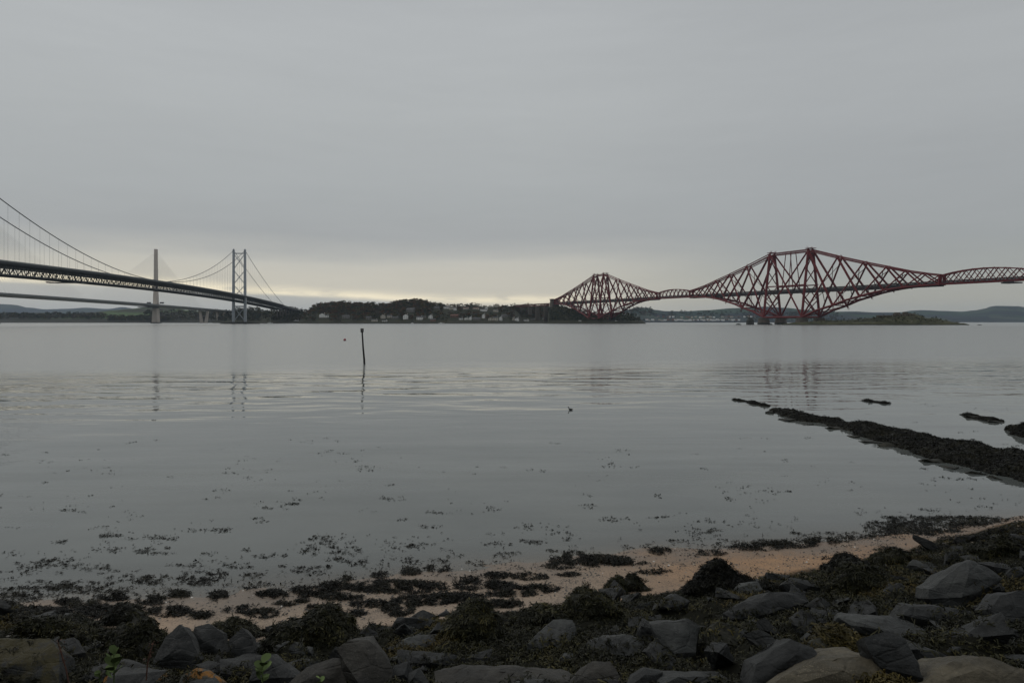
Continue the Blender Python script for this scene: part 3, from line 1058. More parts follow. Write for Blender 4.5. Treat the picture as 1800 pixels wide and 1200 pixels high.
for t0 in (0, -640):
    b = MB()
    rg = []
    for z, hw, hl in ((-2, 8.0, 9.5), (52, 5.4, 7.5), (120, 4.0, 5.2), (216, 3.2, 4.4)):
        rg.append([(sx_ * hw, t0 + sy_ * hl, z) for sx_, sy_ in ((-1, -1), (1, -1), (1, 1), (-1, 1))])
    for r0, r1 in zip(rg, rg[1:]):
        b.hexa(r0 + r1)
    b.build('mast', M['concrete'], stay)
    b = MB()
    b.box((0, t0, 1.0), (20, 24, 4.2))
    b.build('pier_base', M['granite_wet'], stay)
    for i in range(24):
        dt = 36 + i * 12.0
        zt_ = 120 + 86 * (i / 23)
        for a in (-1, 1):
            for sd in (-1, 1):
                member('stay_cable', U_STAY, (sd * 1.5, t0 + a * 4, zt_), (sd * 4, t0 + a * dt, cz(t0 + a * dt)), .13, stay)
for a, b_ in ((-1000, -640), (-640, -320), (-320, 0), (0, 170), (170, 315), (315, 470), (470, 640), (640, 830)):
    b = MB()
    n = 5
    for i in range(n):
        t0, t1 = a + (b_ - a) * i / n, a + (b_ - a) * (i + 1) / n
        b.cur = 0
        b.hexa([(-8, t0, cz(t0) - 5.0), (8, t0, cz(t0) - 5.0), (8, t1, cz(t1) - 5.0), (-8, t1, cz(t1) - 5.0),
                (-19.5, t0, cz(t0) - 1.2), (19.5, t0, cz(t0) - 1.2), (19.5, t1, cz(t1) - 1.2), (-19.5, t1, cz(t1) - 1.2)])
        b.cur = 1
        for sd in (-1, 1):
            b.bar((sd * 19.4, t0, cz(t0) + .6), (sd * 19.4, t1, cz(t1) + .6), .4, 3.4)
    b.build('deck', [M['concrete_deck'], M['rail_light']], stay)
for t0 in (315, 450, 560, 660):
    for sd in (-1, 1):
        b = MB()
        zt_ = cz(t0) - 5
        b.hexa([(sd * 7 - 5, t0 - 3, -2), (sd * 7 + 5, t0 - 3, -2), (sd * 7 + 5, t0 + 3, -2), (sd * 7 - 5, t0 + 3, -2),
                (sd * 13 - 3.2, t0 - 3, zt_), (sd * 13 + 3.2, t0 - 3, zt_), (sd * 13 + 3.2, t0 + 3, zt_), (sd * 13 - 3.2, t0 + 3, zt_)])
        b.build('pier_leg', M['concrete'], stay)
b = MB()
for sd in (-1, 1):
    b.box((sd * 19, -3, cz(0) + 7.5), (11, 3, 4.2))
b.bar((-24, -3, cz(0) + 5.6), (24, -3, cz(0) + 5.6), 1.2, .8)
b.build('work_platform', M['gantry'], stay)
b = MB()
b.box((0, -40, cz(-40) - 7.2), (26, 70, 2.2))
b.build('underslung_gantry', M['gantry'], stay)


# ------------------------------------------------------------------ houses
HB = {}


def house(px, py, wp, hp, bv, wall, roof, label, cat='house', group='houses on the wooded headland', ridge='x', parts=True, chim=True, rz=0.0):
    q = hit(bv, px, py) or hit(BV_D, px, py)
    if q is None:
        return None
    s_ = q.y / F
    wd, ht = wp * 1.12 * s_, hp * 1.15 * s_
    dp = max(6.0, wd * .65)
    wall_h = ht * .70
    root = empty('house', (q.x, q.y, q.z - .3))
    root.rotation_euler = (0, 0, rz)
    props(root, label, cat, group)
    b = MB()
    b.box((0, dp / 2, wall_h / 2 - 1.0), (wd, dp, wall_h + 2.0))
    rh = ht - wall_h
    if ridge == 'x':
        for sd in (-1, 1):
            x_ = sd * wd / 2
            b.add([(x_, 0, wall_h), (x_, dp, wall_h), (x_, dp / 2, wall_h + rh)], [(0, 1, 2)])
    else:
        b.add([(-wd / 2, 0, wall_h), (wd / 2, 0, wall_h), (0, 0, wall_h + rh)], [(0, 1, 2)])
        b.add([(-wd / 2, dp, wall_h), (wd / 2, dp, wall_h), (0, dp, wall_h + rh)], [(0, 2, 1)])
    b.build('wall', M[wall], root)
    b = MB()
    o_ = .35
    if ridge == 'x':
        b.hexa([(-wd / 2 - o_, -o_, wall_h + .02), (wd / 2 + o_, -o_, wall_h + .02), (wd / 2 + o_, dp + o_, wall_h + .02), (-wd / 2 - o_, dp + o_, wall_h + .02),
                (-wd / 2 - o_, dp / 2 - .1, wall_h + rh + .25), (wd / 2 + o_, dp / 2 - .1, wall_h + rh + .25), (wd / 2 + o_, dp / 2 + .1, wall_h + rh + .25), (-wd / 2 - o_, dp / 2 + .1, wall_h + rh + .25)])
    else:
        for sd in (-1, 1):
            b.hexa([(sd * (wd / 2 + o_), -o_, wall_h - .1), (0, -o_, wall_h + rh + .1), (0, dp + o_, wall_h + rh + .1), (sd * (wd / 2 + o_), dp + o_, wall_h - .1),
                    (sd * (wd / 2 + o_), -o_, wall_h + .2), (0, -o_, wall_h + rh + .4), (0, dp + o_, wall_h + rh + .4), (sd * (wd / 2 + o_), dp + o_, wall_h + .2)])
    rf = b.build('roof', M[roof], root)
    if chim:
        b = MB()
        b.box((wd * .36, dp / 2, wall_h + rh + .6), (1.1, 1.1, 2.4))
        b.build('chimney', M[wall], rf)
    if parts:
        nwin = max(2, int(wd / 4.6))
        rows = 2 if wall_h > 5 else 1
        for r_ in range(rows):
            for i in range(nwin):
                x_ = -wd / 2 + wd * (i + .5) / nwin
                z_ = wall_h * ((r_ + .5) / rows)
                key = 'win'
                if key not in HB:
                    b = MB()
                    b.box((0, 0, 0), (1.1, .24, 1.5))
                    HB[key] = b.build('window', M['glass'])
                    wm = HB[key].data
                    bpy.data.objects.remove(HB[key])
                    HB[key] = wm
                mesh_obj('window', HB[key], root, (x_, -.05, z_))
    return root


HOUSES = [
 (566, 558, 9, 6.5, 'white_wall', 'slate', 'y', 'bright white gabled house standing alone in trees left of the village'),
 (574, 558, 5, 4.5, 'white_wall', 'slate', 'x', 'low white wing right of the lone white gabled house'),
 (608, 560, 11, 5.5, 'grey_wall', 'slate', 'x', 'dim grey stone house half hidden above a little beach'),
 (648, 561.5, 8, 5, 'grey_wall', 'slate', 'x', 'grey shore house with a dark roof above a pale quay'),
 (658, 565, 9, 3.5, 'cream_wall', 'slate', 'x', 'low cream house right at the water near the pole'),
 (673, 560, 7, 6.5, 'cream_wall', 'slate', 'y', 'tall cream gabled house under the golden trees'),
 (684, 558.5, 7, 4.5, 'cream_wall', 'slate', 'x', 'pale house with two bays beside the tall cream gable'),
 (694, 560, 10, 3.6, 'grey_wall', 'slate', 'x', 'long low grey house between cream and white houses'),
 (676, 565, 8, 2, 'white_wall', 'slate', 'x', 'low white boathouse at the foot of the cream gable'),
 (713, 561, 8, 8, 'white_wall', 'slate', 'y', 'bright white tall house below the grey mansion'),
 (721, 548.5, 13, 6.5, 'grey_wall', 'slate', 'x', 'grey stone mansion high on the wooded hillside'),
 (737, 562, 9, 5.5, 'white_wall', 'slate', 'x', 'white house right of the tall bright white house'),
 (745, 559, 5, 4, 'grey_wall', 'slate', 'y', 'small grey gable between two white houses'),
 (757, 560, 6, 6, 'white_wall', 'slate', 'y', 'white gabled house above the brown stone house'),
 (761, 565, 9, 4.5, 'brown_wall', 'slate', 'x', 'brown stone house on the shore under a white gable'),
 (767, 543, 8, 4, 'grey_wall', 'slate', 'x', 'pale grey house highest on the left of the upper terrace'),
 (785, 542.5, 9, 4, 'white_wall', 'slate', 'x', 'white terrace house at the left of the upper row'),
 (795, 544, 8, 4, 'cream_wall', 'slate', 'x', 'cream terrace house in the middle of the upper row'),
 (800, 545.5, 5, 4.5, 'white_wall', 'tile', 'y', 'small white gable ending the upper terrace row'),
 (819, 543.5, 9, 3, 'cream_wall', 'tile', 'x', 'cream house with a red tiled roof left of the hilltop pair'),
 (836, 543.5, 9, 3, 'cream_wall', 'tile', 'x', 'cream house with a red tiled roof under the hilltop houses'),
 (849, 547, 10, 4, 'white_wall', 'slate', 'x', 'wide white house below the hilltop row'),
 (855, 544, 5, 4, 'white_wall', 'slate', 'y', 'little white gable just above the wide white house'),
 (844, 536.5, 8, 3, 'grey_wall', 'slate', 'x', 'grey house on the hilltop, left one of the pair'),
 (862, 537.5, 9, 3, 'white_wall', 'slate', 'x', 'white house on the hilltop, right one of the pair'),
 (871, 548, 8, 4, 'cream_wall', 'slate', 'x', 'pale flat block right of the wide white house'),
 (798, 558, 12, 5, 'brown_wall', 'tile', 'x', 'broad brown house with a red roof above the quay'),
 (810, 562, 6, 3.4, 'white_wall', 'slate', 'x', 'small white cottage right of the broad brown house'),
 (819, 562, 6, 3.4, 'white_wall', 'slate', 'y', 'white gabled cottage second from the broad brown house'),
 (827, 562.5, 5, 5.5, 'white_wall', 'slate', 'y', 'narrow tall white house in the waterfront row'),
 (838, 563, 11, 4.5, 'grey_wall', 'slate', 'x', 'long grey stone house in the waterfront row'),
 (850, 559.5, 5, 7, 'white_wall', 'slate', 'y', 'tallest narrow white house behind the waterfront'),
 (862, 563.5, 7, 5, 'cream_wall', 'slate', 'y', 'cream gabled house on the waterfront by the grey hall'),
 (871, 563.5, 8, 6.5, 'cream_wall', 'slate', 'x', 'big cream house between two gables on the waterfront'),
 (880, 563.5, 5, 6.5, 'white_wall', 'slate', 'y', 'white gabled house at the right end of the waterfront'),
 (886, 558, 9, 5, 'grey_wall', 'slate', 'x', 'grey hall behind the right end of the waterfront'),
 (903, 563, 4, 5, 'cream_wall', 'slate', 'y', 'thin cream house left of the white pier house'),
 (909, 564, 6, 5, 'white_wall', 'slate', 'y', 'white pier house left of the stone viaduct'),
 (925, 564.5, 9, 3, 'white_wall', 'slate', 'x', 'long low white shed beneath the stone viaduct'),
 (937, 563, 6, 2.6, 'grey_wall', 'slate', 'x', 'low grey shed beneath the stone viaduct'),
 (957, 562, 5, 4, 'white_wall', 'slate', 'y', 'white cottage beside the square masonry tower'),
]
for px, py, wp, hp, wl, rf, rd, lb in HOUSES:
    house(px, py, wp, hp, BV_B, wl, rf, lb, ridge=rd, rz=random.uniform(-.25, .25))
house(1100, 553, 15, 3, BV_C, 'white_wall', 'slate', 'long pale building on the point behind the smaller cantilever', rz=-.1)
house(1020, 564.6, 4, 2.2, BV_C, 'white_wall', 'slate', 'tiny white hut at the foot of the smaller cantilever', chim=False)
house(1084, 564.6, 4, 2.2, BV_C, 'white_wall', 'slate', 'tiny white hut right of the smaller cantilever foot', chim=False)
house(522, 564.2, 12, 3.4, BV_A, 'white_wall', 'slate', 'white boathouse under the end of the suspension bridge', chim=False)

# far town
TOWN = ['on the far waterfront just right of the green point', 'in the middle of the far waterfront row', 'at the right end of the far waterfront row',
        'on the slope above the far waterfront row', 'on the slope behind the stone stump and large cantilever']
for row, (x0_, x1_, y0_, n, wh) in enumerate([(1136, 1186, 563.5, 12, .35), (1184, 1266, 563.6, 24, .8), (1262, 1304, 563.4, 12, .55),
                                             (1150, 1260, 558.5, 17, .15), (1268, 1330, 558.0, 11, .2)]):
    for i in range(n):
        px = x0_ + (x1_ - x0_) * (i + random.uniform(.2, .8)) / n
        py = y0_ + random.uniform(-.7, .5)
        q = hit(BV_R, px, py)
        if q is None:
            continue
        white = random.random() < wh
        s_ = q.y / F
        wd, ht = random.uniform(3.2, 5.0) * s_, random.uniform(2.6, 4.4 if white else 3.4) * s_
        b = MB()
        b.box((0, 4, ht * .38), (wd, 8, ht * .76))
        b.cur = 1
        b.hexa([(-wd / 2, 0, ht * .762), (wd / 2, 0, ht * .762), (wd / 2, 8, ht * .762), (-wd / 2, 8, ht * .762),
                (-wd / 2, 3.9, ht), (wd / 2, 3.9, ht), (wd / 2, 4.1, ht), (-wd / 2, 4.1, ht)])
        o = b.build('house', [M['white_wall' if white else random.choice(['cream_wall', 'brown_wall', 'grey_wall'])], M['slate' if random.random() < .6 else 'tile']])
        o.location = (q.x, q.y, q.z - .4)
        if white:
            props(o, 'small white house ' + TOWN[row], 'house', 'white houses of the far town')
        else:
            props(o, 'small drab house ' + TOWN[row], 'house', 'drab houses of the far town')


# fort ruins on the island
def ruin(px, py, wp, hp, label, wins, jag):
    q = hit(BV_I, px, py) or P(px, py, 1010)
    s_ = q.y / F
    wd, ht = wp * s_, hp * s_
    root = empty('fort_ruin', (q.x, q.y, q.z - 1))
    props(root, label, 'ruin', 'ruined fort walls on the island')
    b = MB()
    n = 7
    for i in range(n):
        a0, a1 = -wd / 2 + wd * i / n, -wd / 2 + wd * (i + 1) / n
        h0 = ht * (1 - jag * abs(noise.noise(Vector((px, i * .8, 0)))) * 1.6)
        b.hexa([(a0, 0, -2), (a1, 0, -2), (a1, 5, -2), (a0, 5, -2), (a0, 0, h0), (a1, 0, h0), (a1, 5, h0), (a0, 5, h0)])
    b.build('wall', M['ruin'], root)
    for i in range(wins):
        b = MB()
        x_ = -wd / 2 + wd * (i + .5) / wins
        b.box((x_, -.02, ht * .48), (.9, .3, 1.7))
        b.build('window', M['glass'], root)


ruin(1555, 557.3, 23, 4.5, 'long ruined wall with a row of window holes, left on the island', 8, .25)
ruin(1591, 555.2, 36, 5.5, 'broad ruined fort block crowning the island', 8, .35)
ruin(1579, 552, 7.5, 4.2, 'stubby square turret on the fort, the left one of two', 2, .1)
ruin(1593, 551.5, 6.5, 4.6, 'stubby jagged turret on the fort, the right one of two', 2, .4)
ruin(1512, 564, 16, 1.6, 'low pale wall near the left end of the island', 0, .1)

for px, py, wp, hp, lb in ((1722, 571.3, 9, 1.0, 'tiny dark skerry off the right tip of the island'),):
    q = P(px, HZ + EYE * F / 945, 945)
    b = MB()
    b.lathe((0, 0, -1), [(4.2, 0), (3.6, 1.2), (2.0, 1.7), (.3, 1.9)], 12)
    o = b.build('skerry', M['shore_rock'], smooth=True)
    o.location = q
    o.scale = (1, .6, 1)
    props(o, lb, 'rock')
for px, wp, lb in ((1298, 12, 'low dark skerry left of the stone stump'), (1354, 10, 'low dark skerry between the caissons of the large cantilever'),
                   (1396, 14, 'dark skerry in front of the right caissons of the large cantilever')):
    q = P(px, HZ + EYE * F / 1040, 1040)
    b = MB()
    r_ = wp / 2 * 1040 / F
    b.lathe((0, 0, -1), [(r_, 0), (r_ * .85, 1.6), (r_ * .5, 2.6), (.3, 3.0)], 14)
    o = b.build('skerry', M['shore_rock'], smooth=True)
    o.location = q
    o.scale = (1, .5, 1)
    props(o, lb, 'rock')


# ------------------------------------------------------------------ boats at the far shore
def boat(px, Y, length, label, mast=True):
    q = P(px, HZ + EYE * F / Y, Y)
    root = empty('boat', (q.x, q.y, 0))
    root.rotation_euler = (0, 0, random.uniform(-.3, .3))
    props(root, label, 'boat')
    b = MB()
    L, w_ = length / 2, length * .14
    st_ = [(-L, .75), (-L * .4, 1), (L * .3, .9), (L * .75, .5), (L, .05)]
    ring = []
    for x_, k_ in st_:
        ring += [(x_, -w_ * k_, 1.3 + .3 * (x_ / L) ** 2), (x_, -w_ * k_ * .6, -.3), (x_, w_ * k_ * .6, -.3), (x_, w_ * k_, 1.3 + .3 * (x_ / L) ** 2)]
    fs = []
    for i in range(len(st_) - 1):
        for j in range(4):
            fs.append((i * 4 + j, i * 4 + (j + 1) % 4, (i + 1) * 4 + (j + 1) % 4, (i + 1) * 4 + j))
    fs.append((0, 1, 2, 3))
    b.add(ring, fs)
    b.build('hull', M['white_paint'], root)
    b = MB()
    b.box((-L * .15, 0, 2.0), (L * .8, w_ * 1.3, 1.6), 0, .8)
    b.build('cabin', M['white_paint'], root)
    if mast:
        b = MB()
        b.tube([(0, 0, 1.5), (0, 0, length * 1.0)], .1, 6)
        b.build('mast', M['stay'], root)


boat(475, 1760, 16, 'white moored boat with a mast, under the suspension bridge side span')
boat(776, 1580, 14, 'white boat lying off the village quay', False)
boat(725, 1580, 7, 'little white boat below the tall white house', False)


# ------------------------------------------------------------------ trees
def tree_mesh(name, leaf, conical=False, seed=0):
    r = random.Random(seed)
    b = MB()
    b.tube([(0, 0, -1), (.1, 0, 2.5), (.2, .1, 5)], [.42, .32, .15], 5)
    for k_ in range(3):
        a = r.uniform(0, 6.3)
        b.tube([(.1, 0, 2.6), (math.cos(a) * 1.9, math.sin(a) * 1.9, 4.9)], [.18, .06], 4)
    b.cur = 1
    for k_ in range(54):
        a, ph = r.uniform(0, 6.283), r.uniform(-.5, 1)
        if conical:
            zz = r.uniform(.1, 1)
            rad = 2.5 * (1 - zz) * r.uniform(.5, 1) + .2
            c_ = Vector((rad * math.cos(a), rad * math.sin(a), 2 + zz * 9))
        else:
            rr = r.uniform(.45, 1) * 3.6
            c_ = Vector((rr * math.cos(a) * math.cos(ph), rr * math.sin(a) * math.cos(ph), 5.6 + 2.9 * math.sin(ph) + r.uniform(-.4, .4)))
        s_ = r.uniform(.6, 1.25)
        ax = [Vector((r.gauss(0, 1), r.gauss(0, 1), r.gauss(0, .7))).normalized() * s_ for _ in range(4)]
        b.add([c_ + v for v in ax], [(0, 1, 2), (0, 2, 3), (0, 3, 1), (1, 3, 2)])
    o = b.build(name, [M['bark'], M[leaf]])
    me = o.data
    bpy.data.objects.remove(o)
    return me


TREES = [('leafy_tree', [tree_mesh('leafy_tree', 'leaf_olive', seed=s) for s in (1, 2)], 'olive green bushy tree on the wooded headland', 'olive trees on the headland'),
         ('autumn_tree', [tree_mesh('autumn_tree', 'leaf_rust', seed=s) for s in (3, 4)], 'rust brown autumn tree on the wooded headland', 'autumn trees on the headland'),
         ('evergreen_tree', [tree_mesh('evergreen_tree', 'leaf_dark', seed=s) for s in (5, 6)], 'dark evergreen tree on the wooded headland', 'evergreen trees on the headland'),
         ('conifer', [tree_mesh('conifer', 'leaf_dark', True, 7)], 'dark pointed conifer on the wooded headland', 'conifers on the headland'),
         ('bare_tree', [tree_mesh('bare_tree', 'leaf_bare', seed=8)], 'half bare greyish tree on the wooded headland', 'bare trees on the headland')]


REG = [(556, 'by the suspension bridge end'), (600, 'above the lone white gabled house'), (650, 'on the slope left of the golden trees'),
       (700, 'on the slope left of the grey mansion'), (745, 'on the rounded hill over the grey mansion'), (790, 'left of the upper terrace row'),
       (840, 'behind the upper terrace row'), (9999, 'left of the approach viaduct')]


def plant(loc, sc_, kind=None, where='slope'):
    if kind is None:
        kind = random.choices(range(5), [.30, .24, .24, .07, .15])[0]
    nm, ms, lb, gp = TREES[kind]
    o = mesh_obj(nm, random.choice(ms), None, loc)
    o.rotation_euler = (0, 0, random.uniform(0, 6.28))
    o.scale = (sc_, sc_, sc_ * random.uniform(.85, 1.1))
    px = 900 + loc[0] / loc[1] * F
    rg = next(t for a, t in REG if px < a)
    props(o, lb.replace(' on the wooded headland', '') + (' on the skyline ' if where == 'crest' else ' standing ') + rg, 'tree', gp)
    return o


# skyline trees and the nearer wood, one by one
cnt = 0
SKY_B = [(x, None) for x in np.linspace(536, 905, 120)]
for px, _ in SKY_B:
    px += random.uniform(-1, 1)
    for bv in (BV_B,):
        # find crest: first ray (going down) that meets the land
        for py in np.arange(515, 566, .5):
            q = hit(bv, px, py)
            if q is not None:
                break
        if q is not None:
            plant(q + Vector((0, 0, -2.2)), random.uniform(.55, 1.0), 3 if (770 < px < 840 and random.random() < .4) else None, 'crest')
            cnt += 1
for px in np.linspace(392, 540, 34):
    for py in np.arange(525, 566, .5):
        q = hit(BV_A, px, py)
        if q is not None:
            break
    if q is not None:
        plant(q + Vector((0, 0, -2.2)), random.uniform(.9, 1.5), None, 'crest')
        cnt += 1
house_px = [(h[0], h[1], h[2]) for h in HOUSES]


def blocked(px, py):
    for hx, hy, hw in house_px:
        if abs(px - hx) < hw * .6 + 2.5 and -1.5 < py - (hy) < 8.5:
            return True
    return False


tries = 0
while cnt < 292 and tries < 3000:
    tries += 1
    px, py = random.uniform(538, 900), random.uniform(530, 566)
    if blocked(px, py):
        continue
    q = hit(BV_B, px, py)
    if q is None:
        continue
    plant(q + Vector((0, 0, -2.2)), random.uniform(.45, .9))
    cnt += 1


def wood(name, label, bv, regions, n, smin, smax, leafs, zmin=0):
    """far-off wood that reads as one mass: one object"""
    V, Fc, mi = [], [], []
    tot = 0
    tries = 0
    while tot < n and tries < n * 6:
        tries += 1
        x0_, x1_, y0_, y1_ = random.choice(regions)
        px, py = random.uniform(x0_, x1_), random.uniform(y0_, y1_)
        if blocked(px, py):
            continue
        q = hit(bv, px, py)
        if q is None or q.z < zmin:
            continue
        tot += 1
        s_ = random.uniform(smin, smax)
        mt = random.choice(range(len(leafs)))
        for k_ in range(16):
            a, ph = random.uniform(0, 6.283), random.uniform(-.3, 1.2)
            c_ = q + Vector((math.cos(a) * math.cos(ph) * .45, math.sin(a) * math.cos(ph) * .45, .62 + .42 * math.sin(ph))) * s_
            ax = [Vector((random.gauss(0, 1), random.gauss(0, 1), random.gauss(0, .7))).normalized() * s_ * .24 for _ in range(4)]
            k0 = len(V)
            V += [tuple(c_ + v) for v in ax]
            Fc += [(k0, k0 + 1, k0 + 2), (k0, k0 + 2, k0 + 3), (k0, k0 + 3, k0 + 1), (k0 + 1, k0 + 3, k0 + 2)]
            mi += [mt] * 4
    me = bpy.data.meshes.new(name)
    me.from_pydata(V, [], Fc)
    for l_ in leafs:
        me.materials.append(M[l_])
    me.polygons.foreach_set('material_index', mi)
    me.update()
    o = mesh_obj(name, me)
    props(o, label, 'wood', kind='stuff')


ALL_L = ['leaf_olive', 'leaf_rust', 'leaf_dark', 'leaf_bare']
wood('woodland', 'dense autumn wood covering the headland slopes', BV_B, [(530, 905, 524, 567), (540, 780, 526, 550)], 1900, 5, 9, ALL_L, 4)
wood('woodland', 'dark trees under and behind the suspension bridge end', BV_A, [(380, 560, 535, 567)], 480, 7, 12, ['leaf_olive', 'leaf_dark', 'leaf_bare'], 3)
wood('woodland', 'trees behind the piers of the approach viaduct', BV_D, [(876, 966, 534, 560)], 420, 5, 8, ['leaf_olive', 'leaf_dark', 'leaf_rust'], 6)
wood('woodland', 'scrub and bushes on the point under the smaller cantilever', BV_C, [(966, 1134, 535, 568)], 620, 3.5, 7, ['leaf_olive', 'leaf_dark', 'leaf_dark'], 4)
wood('woodland', 'dark wood along the far left shore', BV_L, [(-60, 185, 554, 562), (-60, 185, 556, 563), (330, 560, 550, 566), (255, 400, 550, 566), (190, 300, 560, 566)], 1100, 9, 17, ['leaf_dark', 'leaf_olive', 'leaf_bare'], 4)
wood('woodland', 'tree belts on the hillside behind the far town', BV_R, [(1090, 1150, 542, 556), (1110, 1480, 549, 557), (1310, 1480, 551, 566)], 380, 9, 15, ['leaf_dark', 'leaf_bare'], 4)
wood('scrub', 'low scrub on the rocky island', BV_I, [(1400, 1690, 548, 569)], 240, 1.2, 2.6, ['leaf_olive', 'leaf_dark', 'leaf_olive'], 3)

# ------------------------------------------------------------------ things in the water
q = P(640.5, 640, EYE * F / 75)
pole = empty('marker_pole', (q.x, q.y, 0))
props(pole, 'tall thin dark leaning pole with a cage topmark rising from the water', 'marker pole')
sc_ = q.y / F
b = MB()
b.tube([(.06, 0, -1.2), (0, 0, 0), (-.02, 0, .55), (-2.1 * sc_, 0, 28 * sc_), (-4 * sc_, 0, 58 * sc_)], [.12, .12, .115, .10, .085], 10)
b.build('shaft', simple('weathered_black_timber', (.016, .015, .014), .8, .3, 6), pole, True)
b = MB()
zt_ = 56 * sc_
xc_ = -4 * sc_
for j in range(8):
    t = 2 * math.pi * j / 8
    b.tube([(xc_ + .15 * math.cos(t), .15 * math.sin(t), zt_), (xc_ + .17 * math.cos(t), .17 * math.sin(t), zt_ + .46)], .028, 5)
b.lathe((xc_, 0, zt_ + .0), [(.17, 0), (.17, .05)], 12)
b.lathe((xc_, 0, zt_ + .40), [(.19, 0), (.19, .05)], 12)
b.build('topmark', simple('rusty_black_iron', (.018, .015, .014), .7, .3, 6), pole)

Yb = EYE * F / (598.5 - HZ)
q = P(606, 598.5, Yb)
buoy = empty('mooring_buoy', (q.x, q.y, 0))
props(buoy, 'small pinkish red mooring buoy floating left of the marker pole', 'buoy')
b = MB()
b.lathe((0, 0, 0), [(.16, -.2), (.30, -.08), (.36, .12), (.33, .32), (.2, .50), (.06, .56)], 14)
b.build('float', simple('faded_red_plastic', (.36, .07, .085), .5, .15, 3), buoy, True)
b = MB()
b.lathe((0, 0, 0), [(.37, -.1), (.375, .1)], 14)
b.build('waterline_band', M['gantry'], buoy)


def bird(px, py, label, s_=1.0, rz=0.0):
    Y = EYE * F / (py - HZ)
    q = P(px, py, Y)
    root = empty('sea_bird', (q.x, q.y, 0))
    root.rotation_euler = (0, 0, rz)
    root.scale = (s_, s_, s_)
    props(root, label, 'bird')
    b = MB()
    b.tube([(-.19, 0, .07), (-.14, 0, .055), (-.05, 0, .05), (.06, 0, .055), (.11, 0, .08), (.13, 0, .13), (.14, 0, .19), (.17, 0, .215), (.205, 0, .21), (.22, 0, .207)],
           [.008, .035, .066, .068, .05, .026, .024, .032, .02, .004], 10)
    b.build('body', simple('dark_plumage', (.012, .012, .012), .6, .3, 20), root, True)
    b = MB()
    b.tube([(.215, 0, .208), (.26, 0, .2)], [.009, .002], 6)
    b.build('bill', simple('dull_bill', (.08, .06, .03), .5, .2, 20), root)


bird(1003, 720.5, 'small dark waterbird with raised neck floating mid-channel', .8, 2.7)


# ------------------------------------------------------------------ boulders
def hull_rock(name, pts, mat, edge, amp, bevel=.03, seed=0, smooth=True):
    bm = bmesh.new()
    for p in pts:
        bm.verts.new(p)
    r = bmesh.ops.convex_hull(bm, input=bm.verts)
    junk = list({g for g in list(r['geom_interior']) + list(r['geom_unused']) if isinstance(g, bmesh.types.BMVert) and g.is_valid})
    if junk:
        bmesh.ops.delete(bm, geom=junk, context='VERTS')
    try:
        if bevel > 0:
            bmesh.ops.bevel(bm, geom=bm.edges[:] + bm.verts[:], offset=bevel, segments=1, affect='EDGES', profile=.5, clamp_overlap=True)
    except Exception:
        pass
    bmesh.ops.triangulate(bm, faces=bm.faces[:])
    for it in range(5):
        le = [e for e in bm.edges if e.calc_length() > edge]
        if not le or len(bm.verts) > 5000:
            break
        bmesh.ops.subdivide_edges(bm, edges=le, cuts=1)
        bmesh.ops.triangulate(bm, faces=[f for f in bm.faces if len(f.verts) > 3])
    bm.normal_update()
    off = Vector((seed * 3.1, seed * 1.7, seed * .9))
    disp = []
    for v in bm.verts:
        p = v.co
        d_ = amp * 1.0 * noise.fractal(p * 2.3 + off, 1, 2, 3) + amp * .55 * noise.fractal(p * 7 + off, .8, 2.1, 4)
        cr = noise.noise(Vector((p.x * 2, p.y * 3, p.z * 7)) + off)
        d_ += amp * .35 * (abs(cr) ** .5 * (1 if cr > 0 else -1))
        disp.append(v.normal * d_)
    for v, d_ in zip(bm.verts, disp):
        v.co += d_
    me = bpy.data.meshes.new(name)
    bm.to_mesh(me)
    bm.free()
    me.materials.append(mat)
    if smooth:
        me.polygons.foreach_set('use_smooth', [True] * len(me.polygons))
        me.set_sharp_from_angle(angle=math.radians(30))
    me.update()
    return me


ROCKS = []        # (object, cover)


def boulder(outline, label, mat='rock', k=.75, ridge=(), cover=.0, thick=.55, seed=None, name='boulder', amp=None, weed=False, edge=None):
    xs, ys = [p[0] for p in outline], [p[1] for p in outline]
    cx, ymax = sum(xs) / len(xs), max(ys)
    q = on_ground(cx, ymax)
    if q is None:
        return None
    Y0 = q.y
    s_ = Y0 / F
    wd = (max(xs) - min(xs)) * s_
    pts = []
    sd = seed if seed is not None else int(cx * 7 + ymax)
    r = random.Random(sd)
    for x_, y_ in outline:
        Y = Y0 + k * (ymax - y_) * s_ + r.uniform(0, .03)
        p = P(x_, y_, Y)
        pts.append(p)
        back = P(x_ * .85 + cx * .15, y_, Y)
        pts.append(Vector((back.x + r.uniform(-.05, .05) * wd, back.y + thick * wd * r.uniform(.55, 1), back.z - thick * wd * r.uniform(.25, .6))))
        if y_ > ymax - 12:
            pts.append(Vector((p.x * 1.0, p.y + .05, p.z - .35)))
    for x_, y_, off in ridge:
        Y = Y0 + k * (ymax - y_) * s_ - off * wd
        pts.append(P(x_, y_, Y))
    if not ridge:
        for kk in range(2):
            i_ = r.randrange(len(outline))
            ex, ey = outline[i_]
            f_ = r.uniform(.3, .6)
            x_, y_ = cx + (ex - cx) * f_, (min(ys) + ymax) / 2 + (ey - (min(ys) + ymax) / 2) * f_
            pts.append(P(x_, y_, Y0 + k * (ymax - y_) * s_ - r.uniform(.05, .13) * wd))
    o0 = Vector((P(cx, ymax, Y0).x, Y0, q.z))
    pts = [p - o0 for p in pts]
    a_ = amp if amp is not None else min(.035, .024 * wd + .006)
    me = hull_rock(name, pts, M[mat], edge or max(.035, wd / 16), a_, bevel=0, seed=sd % 97)
    o = mesh_obj(name, me, None, o0)
    props(o, label, 'boulder', None)
    ROCKS.append((o, cover, weed))
    return o


